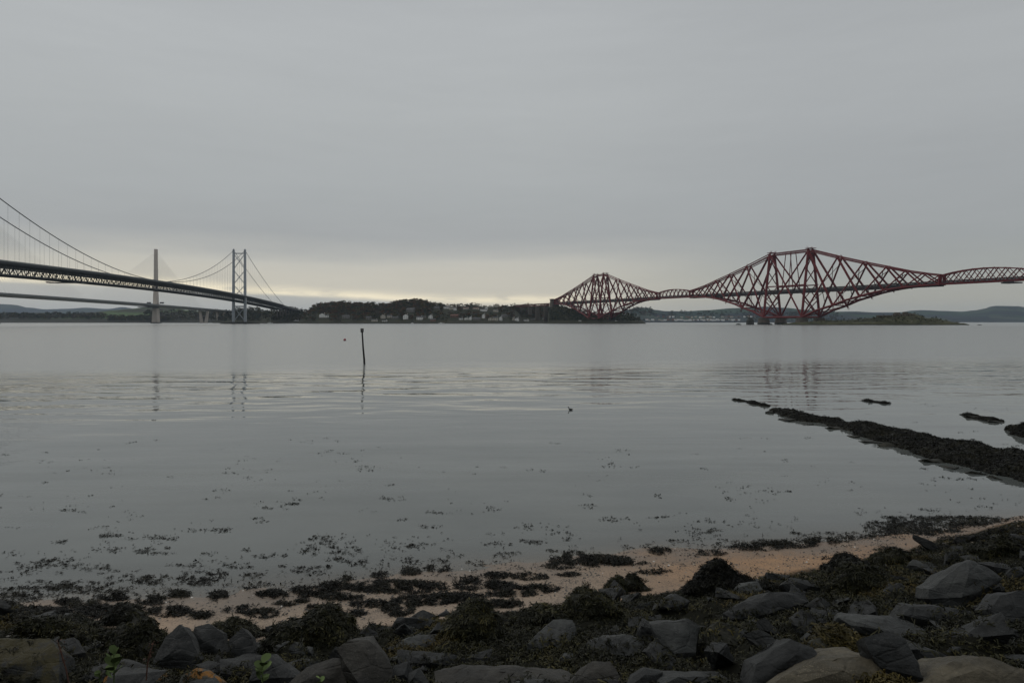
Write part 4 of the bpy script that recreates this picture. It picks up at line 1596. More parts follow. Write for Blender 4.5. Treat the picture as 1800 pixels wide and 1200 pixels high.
BL = [
 # left part
 ([(-60, 1126), (0, 1121), (88, 1119), (104, 1150), (104, 1200), (-60, 1215)], 'big square boulder with olive moss on top, bottom left corner', 'rock_moss', .9, [(20, 1168, .06), (85, 1158, .04)], .12),
 ([(315, 1097), (290, 1122), (264, 1172), (300, 1182), (335, 1180), (353, 1158), (335, 1115)], 'tall pyramid-shaped grey boulder with sharp pale ridge', 'rock', .55, [(300, 1148, .12), (322, 1146, .10)], 0),
 ([(342, 1101), (366, 1096), (392, 1112), (400, 1150), (352, 1152), (338, 1122)], 'sloping grey slab right behind the pyramid boulder', 'rock', .6, [], 0),
 ([(425, 1104), (400, 1128), (385, 1152), (420, 1160), (452, 1152), (441, 1116)], 'dark pointed boulder behind the flat pale-topped slab', 'rock', .6, [(418, 1132, .06)], 0),
 ([(386, 1158), (440, 1149), (492, 1156), (470, 1178), (420, 1186), (388, 1182)], 'flat slab with smooth pale top, low left of centre', 'rock', 1.1, [(420, 1170, .05)], 0),
 ([(180, 1212), (186, 1190), (212, 1181), (252, 1179), (288, 1190), (302, 1212)], 'rounded boulder crusted with orange lichen, near bottom left', 'rock_lichen', 1.0, [], 0),
 ([(304, 1212), (318, 1186), (345, 1174), (372, 1180), (388, 1196), (390, 1212)], 'grey boulder with a small orange lichen patch, right of the lichen crusted one', 'rock_lichen', .9, [], 0),
 ([(138, 1192), (165, 1172), (205, 1158), (262, 1170), (272, 1184), (200, 1200)], 'dark slanting slab behind the orange lichen boulder', 'rock', .9, [], .1),
 ([(104, 1124), (130, 1119), (147, 1146), (120, 1160), (106, 1150)], 'small grey stone right of the square mossy boulder', 'rock', .8, [], 0),
 ([(146, 1136), (170, 1127), (178, 1129), (165, 1142), (150, 1145)], 'small pale slab above the dark slanting slab', 'rock_pale', 1.2, [], 0),
 ([(344, 1168), (366, 1160), (388, 1166), (390, 1182), (352, 1186)], 'small blocky grey stone between lichen patch and pale slab', 'rock', .9, [], 0),
 # centre
 ([(492, 1215), (538, 1173), (585, 1155), (616, 1162), (634, 1184), (638, 1215)], 'big smooth domed boulder at the bottom edge, left of centre', 'rock_brown', .8, [(560, 1185, .06)], 0),
 ([(590, 1140), (615, 1124), (645, 1126), (672, 1146), (692, 1182), (684, 1205), (632, 1200)], 'brownish layered boulder behind the smooth dome', 'rock_brown', .75, [(648, 1150, .05)], 0),
 ([(676, 1137), (716, 1121), (772, 1115), (786, 1130), (748, 1143), (694, 1143)], 'long slab with light wedge top, centre left', 'rock_pale', 1.2, [(742, 1132, .03)], 0),
 ([(700, 1144), (760, 1143), (803, 1150), (804, 1170), (760, 1173), (702, 1166)], 'oblong slab with squared edge, below the light wedge slab', 'rock', .9, [], 0),
 ([(703, 1208), (718, 1182), (736, 1172), (750, 1190), (758, 1208)], 'small upright grey stone at the bottom edge', 'rock', .7, [], 0),
 ([(764, 1206), (768, 1183), (812, 1169), (872, 1170), (940, 1178), (1000, 1186), (1032, 1198), (1030, 1212)], 'wide low brown slab along the bottom, centre', 'rock_brown', 1.2, [], 0),
 ([(862, 1214), (870, 1190), (892, 1182), (924, 1186), (944, 1204), (940, 1214)], 'rough tan boulder at the bottom edge, centre', 'rock_tan', .9, [], 0, ),
 ([(440, 1196), (450, 1154), (474, 1149), (500, 1166), (522, 1190), (500, 1206)], 'dark boulder left of the smooth dome', 'rock', .7, [], 0),
 ([(508, 1140), (516, 1128), (530, 1126), (534, 1148), (520, 1156)], 'narrow grey stone under the weedy mound, left', 'rock_pale', .7, [], 0),
 ([(534, 1146), (540, 1135), (550, 1136), (548, 1150)], 'little pale stone under the weedy mound, right', 'rock_pale', .7, [], 0),
 # centre right
 ([(928, 1131), (946, 1108), (975, 1087), (1006, 1089), (1013, 1112), (998, 1130), (948, 1138)], 'smooth pale grey boulder half wrapped in seaweed', 'rock_pale', 1.0, [(990, 1112, .03)], .04),
 ([(1030, 1134), (1044, 1120), (1062, 1120), (1106, 1114), (1152, 1132), (1116, 1152), (1040, 1148)], 'broad flat pale rock with a seaweed tuft in its middle', 'rock_pale', 1.2, [(1095, 1140, .03)], .06),
 ([(1104, 1100), (1108, 1083), (1160, 1080), (1168, 1094), (1140, 1104), (1112, 1106)], 'low oblong slab above the flat pale rock', 'rock', 1.1, [], .05),
 ([(1141, 1096), (1210, 1089), (1230, 1100), (1222, 1146), (1182, 1152), (1160, 1128)], 'blocky boulder with pale left face and dark right face', 'rock_pale', .7, [(1198, 1112, .08), (1188, 1146, .05)], 0),
 ([(1155, 1064), (1165, 1052), (1186, 1044), (1212, 1056), (1194, 1072), (1166, 1075)], 'rounded grey rock poking from seaweed beneath the sand', 'rock_pale', .9, [], .06),
 ([(1272, 1078), (1300, 1060), (1350, 1043), (1420, 1036), (1424, 1056), (1335, 1082), (1288, 1088)], 'long dark slab sloping up to the right', 'rock', 1.0, [(1340, 1058, .03)], 0),
 ([(1240, 1035), (1252, 1028), (1268, 1029), (1262, 1040), (1246, 1042)], 'small pale slab under the black weedy dome', 'rock_pale', 1.0, [], .05),
 ([(1290, 1034), (1304, 1024), (1332, 1022), (1340, 1036), (1312, 1044)], 'pale grey rock at the right foot of the black weedy dome', 'rock_pale', 1.0, [], .06),
 ([(1000, 1206), (1020, 1178), (1045, 1164), (1072, 1162), (1088, 1186), (1098, 1208)], 'brown dome boulder with golden moss edge at the bottom', 'rock_brown', .9, [], .06),
 ([(1148, 1212), (1160, 1188), (1174, 1182), (1278, 1187), (1294, 1212)], 'pale flat slab at the bottom edge, right of centre', 'rock_pale', 1.2, [], 0),
 ([(1100, 1212), (1112, 1190), (1134, 1174), (1166, 1180), (1152, 1206)], 'dark stone between brown dome and pale bottom slab', 'rock', .8, [], 0),
 ([(1240, 1148), (1242, 1104), (1262, 1092), (1292, 1096), (1308, 1124), (1292, 1152)], 'upright rock hung with golden weed', 'rock_weed', .7, [], .7),
 ([(1070, 1030), (1080, 1018), (1100, 1038), (1098, 1050), (1082, 1044)], 'narrow slanting rock face under a weedy hump', 'rock', .6, [], .1),
 ([(984, 1156), (992, 1146), (1010, 1148), (1012, 1160), (996, 1164)], 'small rounded stone amid weed, below the pale grey boulder', 'rock_pale', .8, [], 0),
 # right
 ([(1705, 983), (1678, 1006), (1664, 1018), (1632, 1034), (1632, 1052), (1690, 1064), (1718, 1044), (1748, 1031), (1766, 1016), (1735, 1000)], 'largest pointed boulder on the right, with a big flat lit face', 'rock_pale', .62, [(1700, 1018, .12), (1692, 1050, .10)], 0),
 ([(1722, 989), (1760, 989), (1793, 1000), (1782, 1010), (1748, 998)], 'thin tilted slab right of the largest pointed boulder', 'rock', 1.1, [], 0),
 ([(1598, 992), (1606, 984), (1632, 988), (1662, 1003), (1640, 1006), (1610, 1000)], 'smooth lying slab left of the largest pointed boulder', 'rock_pale', 1.1, [], .03),
 ([(1738, 1070), (1758, 1046), (1790, 1038), (1830, 1040), (1830, 1088), (1766, 1092)], 'dark dome boulder at the right edge', 'rock', .8, [(1775, 1062, .05)], 0),
 ([(1478, 1086), (1500, 1079), (1562, 1083), (1620, 1103), (1662, 1120), (1650, 1133), (1604, 1138), (1570, 1114), (1496, 1098)], 'broad pale flat rock, the lightest on the right', 'rock_pale', 1.5, [], .03),
 ([(1518, 1118), (1560, 1105), (1592, 1120), (1612, 1160), (1624, 1192), (1545, 1172), (1526, 1140)], 'dark shouldered boulder under the broad pale rock', 'rock', .7, [(1572, 1132, .05)], 0),
 ([(1318, 1208), (1330, 1166), (1360, 1140), (1391, 1122), (1428, 1138), (1448, 1168), (1400, 1204)], 'big angular boulder with a flash of yellow lichen on its ridge', 'rock', .7, [(1398, 1150, .06), (1380, 1165, .06)], 0),
 ([(1345, 1218), (1372, 1186), (1420, 1164), (1490, 1150), (1522, 1152), (1548, 1170), (1590, 1160), (1604, 1218)], 'large tan sandstone boulder at the bottom, right of centre', 'rock_tan', .8, [(1480, 1180, .04)], 0),
 ([(1598, 1218), (1640, 1182), (1676, 1162), (1712, 1150), (1740, 1150), (1778, 1172), (1830, 1188), (1830, 1218)], 'large tan sandstone boulder in the bottom right corner', 'rock_tan', .8, [(1720, 1175, .04)], 0),
 ([(1588, 1080), (1600, 1067), (1652, 1067), (1706, 1075), (1710, 1094), (1660, 1098), (1616, 1088)], 'long dark slab lying below the largest pointed boulder', 'rock', 1.0, [], .05),
 ([(1576, 1070), (1582, 1061), (1602, 1062), (1604, 1072)], 'small pale stone left of the long dark slab', 'rock_pale', .9, [], 0),
 ([(1492, 1080), (1498, 1068), (1508, 1065), (1520, 1071), (1518, 1082)], 'small pale rounded stone above the broad pale rock', 'rock_pale', .8, [], 0),
 ([(1662, 985), (1664, 969), (1694, 969), (1698, 985)], 'squarish dark block near the upper right shore', 'rock', .8, [], .15),
 ([(1376, 1026), (1388, 1016), (1420, 1020), (1442, 1032), (1410, 1038)], 'low grey rock just below the right end of the sand', 'rock', 1.0, [], .15),
 ([(1410, 1124), (1416, 1112), (1434, 1104), (1458, 1118), (1452, 1130), (1424, 1128)], 'small pale peaked rock above the yellow lichen boulder', 'rock_pale', .9, [], 0),
 ([(1346, 1146), (1350, 1132), (1372, 1127), (1382, 1142), (1368, 1150)], 'small round dark stone left of the yellow lichen boulder', 'rock', .8, [], 0),
 ([(1416, 1140), (1424, 1127), (1440, 1128), (1442, 1144)], 'small egg-shaped stone beside the yellow lichen boulder', 'rock', .8, [], 0),
 ([(1752, 1112), (1760, 1099), (1788, 1106), (1792, 1120), (1764, 1124)], 'dark low stone below the right edge dome', 'rock', .9, [], 0),
 ([(1714, 1090), (1722, 1081), (1746, 1088), (1762, 1098), (1738, 1100)], 'thin pale slab between dark slab and right edge dome', 'rock_pale', 1.2, [], 0),
 ([(1664, 1146), (1672, 1134), (1692, 1134), (1700, 1150)], 'dim grey stone right of the broad pale rock', 'rock', .8, [], 0),
 ([(1768, 1154), (1784, 1148), (1830, 1154), (1830, 1170), (1790, 1166)], 'pale low slab at the right edge above the corner boulder', 'rock_pale', 1.2, [], 0),
 ([(1622, 1180), (1634, 1168), (1662, 1166), (1660, 1184)], 'dark wedge stone between the two tan boulders', 'rock', .8, [], 0),
 ([(764, 1082), (784, 1071), (794, 1077), (782, 1084)], 'flat dark stone lying on the sand left of the weedy boulder', 'rock', 1.2, [], 0),
]
for row in BL:
    ol, lb, mt, k_, rg, cv = row[:6]
    boulder(ol, lb, mt, k_, rg, cv)


def mound(cx, yt, hw, yb, label, k=.5, mat='rock_weed', skew=0.0):
    ol = []
    r = random.Random(int(cx))
    pk = r.uniform(.35, .65)
    for u, hgt in ((-.04, 0), (.06, r.uniform(.2, .5)), (pk * .5, r.uniform(.55, .85)), (pk, 1.0), (pk + (1 - pk) * .35, r.uniform(.7, .97)), (pk + (1 - pk) * .7, r.uniform(.35, .6)), (1.06, 0)):
        ol.append((cx - hw + 2 * hw * u, yb - (yb - yt) * hgt))
    boulder(ol, label, mat, k + .25, [(cx + hw * r.uniform(-.5, .4), yb - (yb - yt) * r.uniform(.3, .6), .10)], 1.0, .6, amp=min(.09, .0011 * hw + .02), weed=True, edge=.06)


MOUNDS = [
 (215, 1060, 34, 1098, 'black weedy hump at the left end of the sand'),
 (222, 1080, 62, 1160, 'big mound draped in brown green seaweed left of the pyramid boulder', .45),
 (70, 1086, 74, 1118, 'low seaweed heap behind the square mossy boulder'),
 (548, 1069, 78, 1140, 'wide seaweed-covered mound with a peaked top, left of centre'),
 (838, 1058, 52, 1126, 'steep seaweed-covered boulder in the centre', .4),
 (1272, 989, 58, 1038, 'black weedy dome standing against the orange sand', .4),
 (1084, 1014, 18, 1046, 'small weedy hump, left of a pair beneath the sand', .4),
 (1118, 1010, 26, 1040, 'small weedy hump, right of a pair beneath the sand', .4),
 (1040, 1030, 52, 1085, 'broad weedy slope left of the paired humps'),
 (1500, 975, 44, 1006, 'black weedy hump at the right end of the sand', .4),
 (1530, 992, 52, 1038, 'rounded weedy rock with two bare grey patches', .5),
 (1590, 969, 46, 990, 'flat weedy rise left of the squarish dark block'),
 (1780, 946, 60, 968, 'weedy rise at the right edge by the water'),
 (1640, 1008, 40, 1024, 'weedy heap between smooth slab and largest pointed boulder'),
 (1490, 1112, 60, 1165, 'mound of golden brown weed behind the tan boulder', .6),
 (960, 1066, 60, 1098, 'weedy heap above the smooth pale grey boulder'),
 (1350, 1020, 30, 1040, 'weedy heap right of the black weedy dome'),
 (395, 1092, 60, 1118, 'weedy heap above the dark pointed boulder'),
]
for a in MOUNDS:
    mound(a[0], a[1], a[2], a[3], a[4], a[5] if len(a) > 5 else .5)

# the jumble of smaller weed-draped boulders filling the bank
jm = []
for i in range(12):
    r = random.Random(300 + i)
    pts = [Vector((r.gauss(0, 1), r.gauss(0, .8), r.gauss(0, .6))).normalized() * r.uniform(.75, 1.1) for _ in range(9)]
    jm.append(hull_rock('boulder', pts, M['rock'], .16, .05, 0, 40 + i))
spots = [(o.location.x, o.location.y, max(o.dimensions.x, .3) * .5) for o, _, _ in ROCKS]
n_j, tries = 0, 0
while n_j < 85 and tries < 4000:
    tries += 1
    Y = random.uniform(6.0, 14.5)
    X = random.uniform(-.80, .80) * Y
    if (14.3 + .24 * X - Y) * .972 < sand_width(X) + .25:
        continue
    s_ = random.uniform(.15, .30)
    if any((X - a) ** 2 + (Y - b_) ** 2 < (c_ * 1.0 + s_) ** 2 for a, b_, c_ in spots):
        continue
    spots.append((X, Y, s_))
    o = mesh_obj('boulder', random.choice(jm), None, (X, Y, ground(X, Y) + s_ * .18))
    o.scale = (s_ * random.uniform(.9, 1.5), s_ * random.uniform(.8, 1.1), s_ * random.uniform(.7, 1.1))
    o.rotation_euler = (random.uniform(-.5, .5), random.uniform(-.5, .5), random.uniform(0, 6.28))
    props(o, 'small dark angular boulder half draped in seaweed among the larger ones', 'boulder', 'smaller boulders in the jumble')
    ROCKS.append((o, random.choice((.05, .25, .5)), False))
    n_j += 1

# loose stones wedged between the boulders
smesh = []
for i in range(10):
    r = random.Random(100 + i)
    pts = [Vector((r.gauss(0, 1), r.gauss(0, .8), r.gauss(0, .55))).normalized() * r.uniform(.7, 1.05) for _ in range(8)]
    smesh.append(hull_rock('stone', pts, M['rock' if i % 5 else 'rock_pale'], .3, .03, 0, i))
for i in range(140):
    X = random.uniform(-9, 13)
    d_ = random.uniform(2.3, 9.5)
    Y = 14.3 + .24 * X - d_ / .972
    z = ground(X, Y)
    o = mesh_obj('stone', random.choice(smesh), None, (X, Y, z + .02))
    s_ = random.choice([.07, .09, .12, .14, .18, .24])
    o.scale = (s_ * random.uniform(.9, 1.5), s_, s_ * random.uniform(.6, .9))
    o.rotation_euler = (random.uniform(-.4, .4), random.uniform(-.4, .4), random.uniform(0, 6.28))
    props(o, 'small grey stone wedged between the larger boulders', 'stone', 'loose stones between the boulders')
    ROCKS.append((o, .25, False))


# ------------------------------------------------------------------ rock ledge and outcrops in the shallows
def ledge(name, label, left, right, height, n=90, m=14, seed=0, cat='rock ledge'):
    """left/right: world waterlines (X per Y)"""
    ys = np.linspace(left[0][1], left[-1][1], n)
    V, Fc = [], []
    for i, y in enumerate(ys):
        xl = np.interp(-y, [-p[1] for p in left], [p[0] for p in left])
        xr = np.interp(-y, [-p[1] for p in right], [p[0] for p in right])
        e = min(1, i / 4, (n - 1 - i) / 3)
        xl += .30 * noise.fractal(Vector((y * 1.1, seed, 0)), 1, 2, 3)
        xr += .30 * noise.fractal(Vector((y * 1.1, seed + 9, 0)), 1, 2, 3)
        for j in range(m + 1):
            u = j / m
            x = xl + (xr - xl) * u
            p = min(1, math.sin(math.pi * u) ** .45 * 1.02) if 0 < u < 1 else 0
            hh = np.interp(-y, [-q[0] for q in height], [q[1] for q in height])
            z = -.12 + (hh + .12) * p * e * (.84 + .55 * noise.fractal(Vector((x * 1.0, y * 1.0, seed)), 1, 2, 4)) + .07 * noise.fractal(Vector((x * 4, y * 4, 2)), 1, 2, 3) * p
            V.append((x, y, z))
    for i in range(n - 1):
        for j in range(m):
            k0 = i * (m + 1) + j
            Fc.append((k0, k0 + m + 1, k0 + m + 2, k0 + 1))
    c = np.mean(np.array(V), 0)
    c[2] = 0
    me = bpy.data.meshes.new(name)
    me.from_pydata([tuple(np.array(v) - c) for v in V], [], Fc)
    me.materials.append(M['rock_weed'])
    me.polygons.foreach_set('use_smooth', [True] * len(me.polygons))
    me.update()
    o = mesh_obj(name, me, None, tuple(c))
    props(o, label, cat)
    ROCKS.append((o, 1.0, 'ledge'))
    return o


def wl(px, py):
    Y = EYE * F / (py - HZ)
    return ((px - 900) / F * Y, Y)


ledge('rock_ledge', 'long dark weed-covered rock ledge running out from the right',
      [wl(1347, 718), wl(1362, 727), wl(1400, 741), wl(1440, 743), wl(1480, 755), wl(1520, 771), wl(1575, 785), wl(1615, 803), wl(1680, 818), wl(1730, 832), wl(1800, 848), wl(1990, 900)],
      [wl(1352, 716.5), wl(1400, 723), wl(1440, 736), wl(1490, 742), wl(1540, 749), wl(1600, 760), wl(1660, 778), wl(1720, 790), wl(1830, 806), wl(1900, 818), wl(1985, 832), wl(2300, 880)],
      [(41, .12), (38, .20), (35, .20), (32, .24), (28, .35), (24, .42), (18, .46)])
ledge('rock_outcrop', 'thin tip of dark rock just breaking the water beyond the ledge',
      [wl(1279, 700.5), wl(1300, 706), wl(1320, 710.5), wl(1352, 716)], [wl(1282, 700), wl(1305, 703.5), wl(1328, 706.5), wl(1356, 713.5)], [(50, .05), (38, .10)], 30, 6, 5, 'rock')
ledge('rock_outcrop', 'thin floating-looking strip of rock right of the ledge start',
      [wl(1508, 703.5), wl(1530, 707), wl(1550, 709.5), wl(1566, 710)], [wl(1512, 702.5), wl(1535, 704.5), wl(1555, 707), wl(1568, 709)], [(50, .05), (38, .07)], 24, 6, 7, 'rock')
ledge('rock_outcrop', 'thin dark rock strip left of the boulder at the right edge',
      [wl(1684, 727.5), wl(1700, 735), wl(1725, 740), wl(1765, 742)], [wl(1690, 727), wl(1715, 731), wl(1740, 735), wl(1772, 740)], [(40, .08), (30, .10)], 24, 6, 8, 'rock')
ledge('rock_outcrop', 'rounded weedy boulder standing in water at the right edge',
      [wl(1768, 752), wl(1764, 757), wl(1772, 762), wl(1792, 768), wl(1830, 772)], [wl(1800, 750), wl(1850, 752), wl(1880, 757), wl(1890, 764), wl(1880, 770)], [(40, .45), (20, .45)], 26, 10, 12, 'rock')

wm_ = []
for i in range(5):
    r = random.Random(500 + i)
    pts = [Vector((r.gauss(0, 1), r.gauss(0, .8), r.gauss(0, .6))).normalized() * r.uniform(.7, 1.1) for _ in range(9)]
    wm_.append(hull_rock('stone', pts, M['rock_weed'], .3, .08, 0, 60 + i))
for px, py in ((1356, 725), (1383, 738), (1422, 745), (1463, 753), (1500, 767), (1531, 777), (1560, 784), (1590, 797), (1634, 811), (1668, 821), (1712, 832), (1748, 840), (1410, 722), (1470, 737),
               (1520, 743), (1585, 755), (1628, 766), (1692, 783), (1745, 793), (1336, 713), (1345, 716), (1750, 742), (1708, 734), (1536, 706)):
    X, Y = wl(px, py)
    s_ = random.uniform(.16, .42) * (1.0 if py > 720 else .5)
    o = mesh_obj('stone', random.choice(wm_), None, (X, Y, -.02))
    o.scale = (s_ * random.uniform(1.0, 1.8), s_, s_ * .55)
    o.rotation_euler = (0, 0, random.uniform(0, 6.28))
    props(o, 'dark weedy stone half sunk along the edge of the rock ledge', 'stone', 'stones along the rock ledge')
    ROCKS.append((o, 1.0, 'ledge'))
bpy.context.view_layer.update()


# ------------------------------------------------------------------ seaweed
def fronds(Pt, Nm, length, width, lift, grav=.6):
    """forked ribbons lying on a surface: arrays -> verts, tris"""
    n = len(Pt)
    t = rng.normal(size=(n, 3))
    t[:, 2] -= grav
    t -= Nm * (t * Nm).sum(1, keepdims=True)
    t /= np.linalg.norm(t, axis=1, keepdims=True) + 1e-9
    sd = np.cross(Nm, t)
    L = (length * rng.uniform(.5, 1.4, n))[:, None]
    Wd = (width * rng.uniform(.6, 1.4, n))[:, None]
    hf = (lift * rng.uniform(.1, 1.3, n))[:, None]
    sd2 = sd + Nm * rng.normal(0, .5, (n, 1))
    b0 = Pt + Nm * .004
    bend = sd * rng.normal(0, .25, (n, 1)) * L
    mid = b0 + t * L * .5 + Nm * hf + bend * .4
    tip = b0 + t * L + Nm * hf * rng.uniform(-.3, .9, (n, 1)) + bend
    spr = L * .22
    V = np.stack([b0 - sd2 * Wd * .35, b0 + sd2 * Wd * .35, mid - sd2 * Wd * .6, mid + sd2 * Wd * .6,
                  tip - sd2 * spr - sd2 * Wd * .3, tip - sd2 * spr * .7 + t * Wd, tip + sd2 * spr + sd2 * Wd * .3, tip + sd2 * spr * .7 + t * Wd], 1)
    base = np.arange(n)[:, None] * 8
    T = np.array([[0, 1, 3], [0, 3, 2], [2, 3, 5], [2, 5, 4], [2, 3, 6], [3, 7, 6]])
    return V.reshape(-1, 3), (base[:, :, None] + T[None]).reshape(-1, 3)


def weed_obj(name, Pt, Nm, length, width, lift, mat, label=None, parent=None, grav=.6, origin=None):
    Pt, Nm = np.array(Pt, float), np.array(Nm, float)
    V, Fc = fronds(Pt, Nm, length, width, lift, grav)
    if origin is not None:
        V = V - np.array(origin)
    o = mesh_obj(name, np_mesh(name, V, Fc, M[mat]), parent)
    o['kind'] = 'stuff'
    if label:
        o['label'] = label
    return o


def area_samples(o, n, up=-.2):
    me = o.data
    nv, nf = len(me.vertices), len(me.polygons)
    co = np.empty(nv * 3, np.float32)
    me.vertices.foreach_get('co', co)
    co = co.reshape(-1, 3)
    me.calc_loop_triangles()
    tr = np.empty(len(me.loop_triangles) * 3, np.int32)
    me.loop_triangles.foreach_get('vertices', tr)
    tr = tr.reshape(-1, 3)
    mw = np.array(o.matrix_world)
    co = co @ mw[:3, :3].T + mw[:3, 3]
    a, b, c = co[tr[:, 0]], co[tr[:, 1]], co[tr[:, 2]]
    nr = np.cross(b - a, c - a)
    ar = np.linalg.norm(nr, axis=1) + 1e-12
    nr = nr / ar[:, None]
    ar = ar * (nr[:, 2] > up)
    k_ = rng.choice(len(tr), n, p=ar / ar.sum())
    u, v = rng.random((2, n))
    fl = u + v > 1
    u[fl], v[fl] = 1 - u[fl], 1 - v[fl]
    return a[k_] + (b - a)[k_] * u[:, None] + (c - a)[k_] * v[:, None], nr[k_], ar.sum() / 2


# one BVH of ground and rocks, remembering which rock each face belongs to
allv, allf, cov = [Vector(v) for v in GV], [tuple(map(int, f)) for f in GF], [1.0] * len(GF)
for o, cv, wd_ in ROCKS:
    if wd_:
        continue
    mw = o.matrix_world
    k0 = len(allv)
    allv += [mw @ v.co for v in o.data.vertices]
    fs = [tuple(i + k0 for i in p.vertices) for p in o.data.polygons]
    allf += fs
    cov += [cv] * len(fs)
ABVH = BVHTree.FromPolygons(allv, allf)

for o, cv, wd_ in ROCKS:
    if wd_ == 'ledge':
        _, _, ar = area_samples(o, 10)
        n = int(min(34000, 900 * ar + 60))
        p, nm, _ = area_samples(o, n, .0)
        keep = p[:, 2] > -.01
        weed_obj('seaweed', p[keep], nm[keep], .11, .018, .05, 'weed_black', parent=o, origin=o.location)
    elif wd_:
        _, _, ar = area_samples(o, 10)
        n = int(min(14000, 5200 * ar))
        p, nm, _ = area_samples(o, n, -.35)
        bare = np.array([noise.fractal(Vector(q_) * 2.6 + Vector((3, o.location.x, 0)), 1, 2, 3) for q_ in p])
        keep = (bare < .34) | (rng.random(len(p)) < .12)
        p, nm = p[keep], nm[keep]
        gold = 'golden' in o['label']
        weed_obj('seaweed', p, nm, .075, .0105, .017, 'weed_gold' if gold else ('weed_black' if 'black' in o['label'] else 'weed'), parent=o, grav=1.4, origin=o.location)

# weed over the bank between the boulders
pts, nms, gpt, gnm = [], [], [], []
for i in range(62000):
    Y = 4.6 + 12.6 * random.random() ** .9
    X = random.uniform(-.79, .79) * (Y + .8)
    d_ = (14.3 + .24 * X - Y) * .972
    if d_ < 1.0:
        continue
    ws = sand_width(X)
    if d_ < ws + .15:
        continue
    dens = .55 + .9 * noise.fractal(Vector((X * .7, Y * .7, 5)), 1, 2, 3)
    h = ABVH.ray_cast(Vector((X, Y, 6)), Vector((0, 0, -1)))
    if h[0] is None:
        continue
    c_ = cov[h[2]]
    if c_ < 1.0 and h[0].y > 7.2 and h[0].z - ground(X, Y) < .10 + .10 * noise.noise(Vector((X * 3, Y * 3, 2))):
        c_ = .9
    if random.random() > c_:
        continue
    if c_ == 1.0 and random.random() > max(.45, min(1, dens + .35)):
        continue
    gold = noise.noise(Vector((X * .55, Y * .55, 11))) + (.12 if X > 3 else -.05) - .04 * d_ + .16 > .22
    tgt = (gpt, gnm) if gold else (pts, nms)
    for k_ in range(4):
        tgt[0].append((h[0].x + random.gauss(0, .025), h[0].y + random.gauss(0, .025), h[0].z))
        tgt[1].append(tuple((h[1] + Vector((random.gauss(0, .35), random.gauss(0, .35), random.gauss(0, .2)))).normalized()))
weed_obj('seaweed', pts, nms, .06, .0078, .034, 'weed', 'dark olive bladder wrack carpeting the bank between the boulders', grav=.3)
if gpt:
    weed_obj('seaweed', gpt, gnm, .058, .0078, .036, 'weed_gold', 'golden brown wrack patches between the boulders', grav=.3)

# mats and scraps on the sand: photo ellipses turned into ground patches
MATS = [(700, 1032, 95, 12), (590, 1030, 30, 8), (690, 1030, 60, 9), (600, 1050, 40, 6), (530, 1056, 14, 4), (650, 1062, 36, 6), (700, 1070, 30, 14), (745, 1056, 60, 9),
        (800, 1052, 60, 10), (480, 1044, 30, 8), (545, 1040, 50, 9), (500, 1062, 20, 4), (460, 1078, 30, 9), (420, 1072, 26, 6), (385, 1048, 18, 9), (300, 1075, 40, 9), (270, 1056, 30, 8), (310, 1045, 24, 6),
        (350, 1082, 26, 6), (1040, 986, 75, 11), (1010, 978, 22, 8), (985, 995, 30, 6), (1160, 968, 20, 7), (870, 1012, 30, 6), (930, 1014, 34, 6), (850, 1030, 60, 9), (950, 1035, 34, 8),
        (900, 1040, 50, 10), (1150, 1006, 30, 3), (1100, 990, 40, 4), (820, 1018, 24, 5), (1000, 1010, 20, 4), (1250, 972, 26, 5), (1330, 962, 50, 6), (1390, 958, 50, 6), (1440, 952, 40, 5),
        (770, 1000, 24, 5), (720, 1005, 20, 6), (670, 1012, 16, 5), (610, 1018, 12, 4), (1450, 980, 14, 3), (150, 1066, 40, 9), (60, 1076, 70, 9), (200, 1050, 30, 6), (120, 1058, 24, 5), (20, 1064, 24, 6), (110, 1082, 70, 10), (160, 1072, 50, 8), (230, 1070, 24, 8), (30, 1092, 60, 10), (1640, 962, 34, 5), (1700, 949, 52, 8), (1772, 937, 46, 9), (1560, 965, 26, 3), (880, 1062, 40, 7), (620, 1078, 24, 6), (560, 1070, 30, 6)]
pts, nms = [], []
for cx, cy, rx, ry in MATS:
    n = int(rx * ry * 2.6)
    for i in range(n):
        a, r_ = random.uniform(0, 6.283), random.random() ** .6
        px, py = cx + rx * r_ * math.cos(a), cy + ry * r_ * math.sin(a)
        if noise.noise(Vector((px * .05, py * .12, 1))) < -.18:
            continue
        q = on_ground(px, py)
        if q is None:
            continue
        z = max(q.z, .004) + random.uniform(0, .07) * (1 - r_ * r_) * min(1, rx / 40)
        pts.append((q.x, q.y, z))
        nms.append(tuple(Vector((random.gauss(0, .35), random.gauss(0, .35), 1)).normalized()))
for i in range(1300):                       # scraps all along the tideline
    X = random.uniform(-11, 14)
    dd = random.gauss(.5, .9)
    Y = 14.3 + .24 * X - dd / .972
    if noise.noise(Vector((X * 1.1, Y * 3.1, 8))) < .12:
        continue
    z = max(ground(X, Y), .003)
    for k_ in range(3):
        pts.append((X + random.gauss(0, .05), Y + random.gauss(0, .03), z + .004))
        nms.append(tuple(Vector((random.gauss(0, .25), random.gauss(0, .25), 1)).normalized()))
weed_obj('seaweed', pts, nms, .06, .010, .022, 'weed_black', 'black seaweed mats stranded on the sand strip', grav=0)

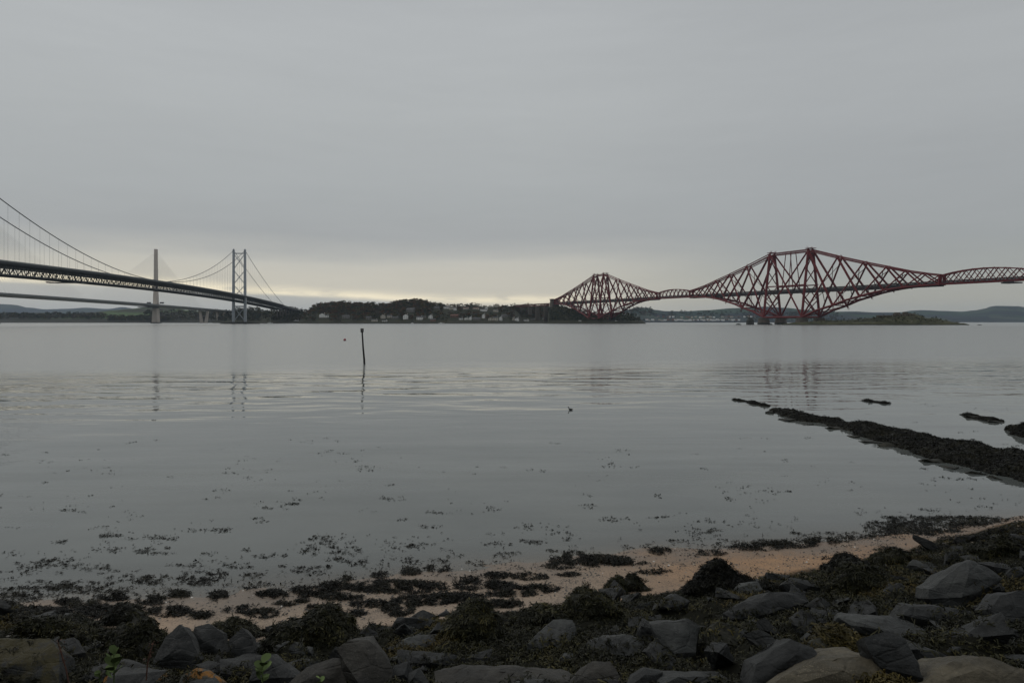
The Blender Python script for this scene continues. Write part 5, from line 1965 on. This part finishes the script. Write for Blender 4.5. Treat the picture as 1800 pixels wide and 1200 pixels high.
# weed floating and breaking the surface
FLOAT = [(1580, 930, 60, 14, 1.0), (1650, 925, 90, 18, 1.3), (1740, 925, 70, 16, 1.0), (1450, 945, 60, 10, .5), (1380, 955, 60, 8, .7), (1300, 955, 50, 8, .35), (1690, 940, 60, 10, 1.2), (1600, 948, 50, 8, .8),
         (530, 775, 24, 5, .1), (578, 772, 14, 3, .3), (590, 797, 30, 6, .15), (610, 809, 22, 3, .3), (640, 820, 24, 4, .25), (645, 826, 14, 2, .3), (690, 876, 18, 4, .6), (1090, 792, 10, 3, .4), (1090, 817, 34, 5, .2),
         (410, 832, 12, 2, .4), (435, 838, 8, 2, .4), (370, 876, 14, 2, .4), (385, 862, 24, 3, .2), (480, 890, 22, 4, .4), (513, 886, 8, 3, .8), (450, 910, 14, 2, .4), (455, 917, 8, 2, .5), (130, 898, 26, 3, .3),
         (195, 942, 22, 3, .7), (190, 940, 12, 2, .8), (255, 943, 30, 4, .4), (105, 952, 10, 3, .6), (300, 947, 14, 3, .5), (388, 932, 14, 3, .8), (345, 932, 14, 2, .4), (190, 966, 22, 5, .4), (270, 968, 34, 6, .5), (372, 972, 14, 3, .4),
         (100, 988, 40, 6, .5), (60, 993, 30, 5, .4), (150, 1000, 60, 8, .2), (425, 966, 8, 2, .6), (545, 966, 14, 8, .6), (560, 950, 24, 8, .4), (600, 960, 34, 14, .3), (480, 976, 30, 4, .4), (590, 982, 14, 4, .7), (640, 990, 40, 6, .3),
         (360, 1010, 40, 6, .5), (300, 1020, 50, 8, .4), (230, 1018, 50, 8, .45), (120, 1028, 60, 8, .5), (60, 1040, 60, 8, .5), (180, 1038, 60, 7, .5), (30, 1052, 40, 6, .6), (105, 1031, 16, 5, 1.2), (360, 1022, 24, 5, .8), (450, 1010, 24, 5, .5), (540, 1000, 50, 6, .35),
         (710, 912, 8, 3, .5), (762, 900, 14, 3, .6), (758, 926, 18, 3, .5), (868, 893, 10, 4, .5), (1035, 890, 12, 3, .6), (1085, 912, 26, 6, .3), (1160, 911, 10, 3, .6), (1160, 872, 8, 3, .5), (926, 924, 8, 3, .6), (865, 955, 14, 3, .6), (735, 960, 22, 5, .5),
         (935, 952, 24, 4, .6), (1005, 948, 14, 2, .5), (1240, 935, 24, 7, .5), (1245, 915, 20, 3, .3), (1000, 938, 16, 3, .3), (1370, 866, 20, 4, .4), (1385, 809, 10, 2, .6), (1283, 877, 8, 3, .4), (1335, 862, 8, 1.5, .2), (1238, 823, 6, 2, .5), (1225, 800, 6, 2, .3), (960, 827, 10, 2, .4), (930, 826, 6, 2, .3),
         (975, 778, 6, 1.5, .5), (228, 778, 8, 1.5, .6), (278, 773, 5, 1.5, .6), (80, 795, 8, 1.5, .4), (5, 799, 8, 1.5, .5), (190, 831, 6, 1.5, .3), (85, 848, 8, 1.5, .4), (300, 838, 5, 1, .3), (1640, 896, 24, 2, .5), (1660, 838, 12, 2, .5), (1620, 822, 8, 2, .6), (1700, 842, 30, 3, .3),
         (1420, 770, 12, 1.5, .5), (1330, 770, 30, 1, .25), (1780, 782, 20, 2, .4), (1700, 760, 16, 2, .3), (1650, 712, 30, 3, .2), (1740, 720, 30, 3, .15), (1600, 742, 10, 1, .3), (690, 852, 5, 2, .5), (895, 1000, 20, 4, .7), (840, 990, 18, 4, .5), (780, 985, 24, 4, .35),
         (1120, 960, 30, 4, .3), (1185, 950, 20, 4, .3), (900, 975, 30, 4, .4), (980, 968, 16, 3, .4), (700, 985, 30, 5, .3), (450, 1030, 20, 5, .6), (420, 995, 24, 5, .3), (330, 990, 30, 5, .25), (1520, 945, 30, 5, .7)]
pts, nms = [], []
for cx, cy, rx, ry, dn in FLOAT:
    area = rx * ry
    n = int(5 + area * (.9 if dn < .75 else 1.5) * dn)
    n = int(n * 1.35)
    cl = max(2, int(rx / 4), int(n / 6))
    ctr = [(cx + rx * random.uniform(-1, 1), cy + ry * random.uniform(-1, 1)) for _ in range(cl)]
    for i in range(n):
        c_ = random.choice(ctr)
        px, py = c_[0] + random.gauss(0, 3.4), c_[1] + random.gauss(0, min(.8, ry * .3))
        Y = EYE * F / (py - HZ)
        X = (px - 900) / F * Y
        pts.append((X, Y, random.uniform(.002, .012)))
        nms.append(tuple(Vector((random.gauss(0, .16), random.gauss(0, .16), 1)).normalized()))
for i in range(2600):                       # single specks, thicker towards the shore
    py = 760 + 320 * random.random() ** .55
    px = random.uniform(-20, 1820)
    if py > 1065 - .075 * px or noise.noise(Vector((px * .008, py * .03, 6))) < .05:
        continue
    Y = EYE * F / (py - HZ)
    X = (px - 900) / F * Y
    for k_ in range(random.choice((1, 1, 2, 3, 5))):
        pts.append((X + random.gauss(0, .05), Y + random.gauss(0, .04), .006))
        nms.append(tuple(Vector((random.gauss(0, .16), random.gauss(0, .16), 1)).normalized()))
weed_obj('seaweed', pts, nms, .045, .012, .008, 'weed_black', 'dark scraps of seaweed floating on the shallow water', grav=0)

# shell grit and pebbles on the sand
V, Fc = [], []
for i in range(11000):
    X = random.uniform(-8, 12)
    dd = random.uniform(-.2, 3.0)
    Y = 14.3 + .24 * X - dd / .972
    if noise.noise(Vector((X * .9, Y * 1.4, 4))) < -.05 and random.random() < .75:
        continue
    z = ground(X, Y)
    s_ = random.choice([.006, .008, .010, .013, .018, .026, .036])
    k0 = len(V)
    rz = random.uniform(0, 6.28)
    for dx, dy, dz in ((-1, -.7, -.3), (1, -.6, -.3), (.8, .7, -.3), (-.9, .6, -.3), (.1, 0, .55)):
        V.append((X + s_ * (dx * math.cos(rz) - dy * math.sin(rz)), Y + s_ * (dx * math.sin(rz) + dy * math.cos(rz)), z + s_ * dz))
    Fc += [(k0, k0 + 1, k0 + 4), (k0 + 1, k0 + 2, k0 + 4), (k0 + 2, k0 + 3, k0 + 4), (k0 + 3, k0, k0 + 4)]
m_, t_ = mat_new('pebbles_and_shell')
r_ = t_.n('ShaderNodeNewGeometry').outputs['Random Per Island']
cc_ = t_.ramp(r_, [(0, (.03, .03, .028)), (.45, (.08, .075, .065)), (.7, (.16, .12, .09)), (.88, (.28, .23, .18)), (.97, (.62, .60, .55))], 'CONSTANT')
bs_ = t_.n('ShaderNodeBsdfPrincipled', {'Base Color': cc_, 'Roughness': .6})
t_.n('ShaderNodeOutputMaterial', {0: bs_.outputs[0]})
o = mesh_obj('pebbles', np_mesh('pebbles', np.array(V), np.array(Fc), m_))
props(o, 'pebbles and shell grit strewn over the sand', kind='stuff')

# ------------------------------------------------------------------ young plants among the nearest rocks
M['sprig'] = leaf_mat('fresh_green_leaf', (.095, .13, .05))
M['dry'] = simple('dry_red_stalk', (.10, .05, .035), .9, .3, 30)
leaf_b = MB()
lv = [(0, 0, 0), (-.36, .35, .05), (-.45, .65, .06), (-.26, .93, .0), (0, 1.0, -.04), (.26, .93, .0), (.45, .65, .06), (.36, .35, .05), (0, .4, -.03), (0, .75, -.04)]
leaf_b.add(lv, [(0, 8, 1), (1, 8, 9, 2), (2, 9, 3), (3, 9, 4), (4, 9, 5), (5, 9, 6), (6, 9, 8, 7), (7, 8, 0)])
lo = leaf_b.build('leaf', M['sprig'], smooth=True)
LEAF = lo.data
bpy.data.objects.remove(lo)


def sprig(px, ytop, ybot, label, n, Y, size):
    p0, p1 = P(px, ybot, Y), P(px + 3, ytop, Y + .05)
    root = empty('leafy_plant', p0)
    props(root, label, 'plant')
    d_ = p1 - p0
    b = MB()
    b.tube([(0, 0, -.3), d_ * .5 + Vector((.01, 0, 0)), d_], [.006, .005, .003], 6)
    b.build('stem', M['sprig'], root)
    for i in range(n):
        u = .35 + .65 * i / max(1, n - 1)
        a = i * 2.4 + px
        o = mesh_obj('leaf', LEAF, root, d_ * u)
        s_ = size * random.uniform(.75, 1.15)
        o.scale = (s_, s_, s_)
        o.rotation_euler = (random.uniform(.35, 1.15), random.uniform(-.3, .3), a)


sprig(197, 1150, 1212, 'young plant with bright round green leaves, left of the lichen boulder', 11, 5.3, .098)
sprig(458, 1166, 1215, 'young green plant with stacked round leaves, left of the smooth dome', 9, 5.2, .082)
sprig(560, 1192, 1222, 'tiny green leaf tip at the bottom edge in front of the smooth dome', 4, 5.1, .05)
sprig(172, 1182, 1214, 'small pale green sprout left of the larger leafy plant', 4, 5.25, .05)


def stalk(pts_, label, Y):
    ps = [P(x_, y_, Y) for x_, y_ in pts_]
    root = empty('dry_stalk', ps[0])
    props(root, label, 'dry plant')
    b = MB()
    b.tube([p - ps[0] for p in ps], [.006] * (len(ps) - 1) + [.003], 6)
    b.build('stem', M['dry'], root)
    b = MB()
    for i in range(26):
        u = random.uniform(.45, 1)
        j = min(len(ps) - 2, int(u * (len(ps) - 1)))
        fr = u * (len(ps) - 1) - j
        c_ = ps[j].lerp(ps[j + 1], fr) - ps[0] + Vector((random.gauss(0, .02), random.gauss(0, .02), random.gauss(0, .01)))
        ax = [Vector((random.gauss(0, 1), random.gauss(0, 1), random.gauss(0, 1))).normalized() * random.uniform(.006, .014) for _ in range(4)]
        b.add([c_ + v for v in ax], [(0, 1, 2), (0, 2, 3), (0, 3, 1), (1, 3, 2)])
    props(b.build('seed_head', M['dry'], root), kind='stuff')


stalk([(257, 1195), (259, 1168), (264, 1145), (271, 1126)], 'upright dry reddish stalk in front of the pyramid boulder', 5.8)
stalk([(122, 1205), (116, 1175), (108, 1148), (102, 1128)], 'leaning dry stalk beside the square mossy boulder', 5.6)

# ------------------------------------------------------------------ haze: the air between here and the hills
b = MB()
b.box((0, 4200, 150), (30000, 20600, 320))
hz = b.build('haze', [], None)
hz.data.materials.clear()
m_ = bpy.data.materials.new('thin_haze')
m_.use_nodes = True
t_ = NT(m_.node_tree)
vol = t_.n('ShaderNodeVolumePrincipled', {'Color': (.70, .84, 1.0, 1), 'Density': 3.4e-5, 'Anisotropy': .2})
om = t_.n('ShaderNodeOutputMaterial')
t_.t.links.new(vol.outputs[0], om.inputs['Volume'])
hz.data.materials.append(m_)
props(hz, 'thin pale haze over the firth', kind='stuff')
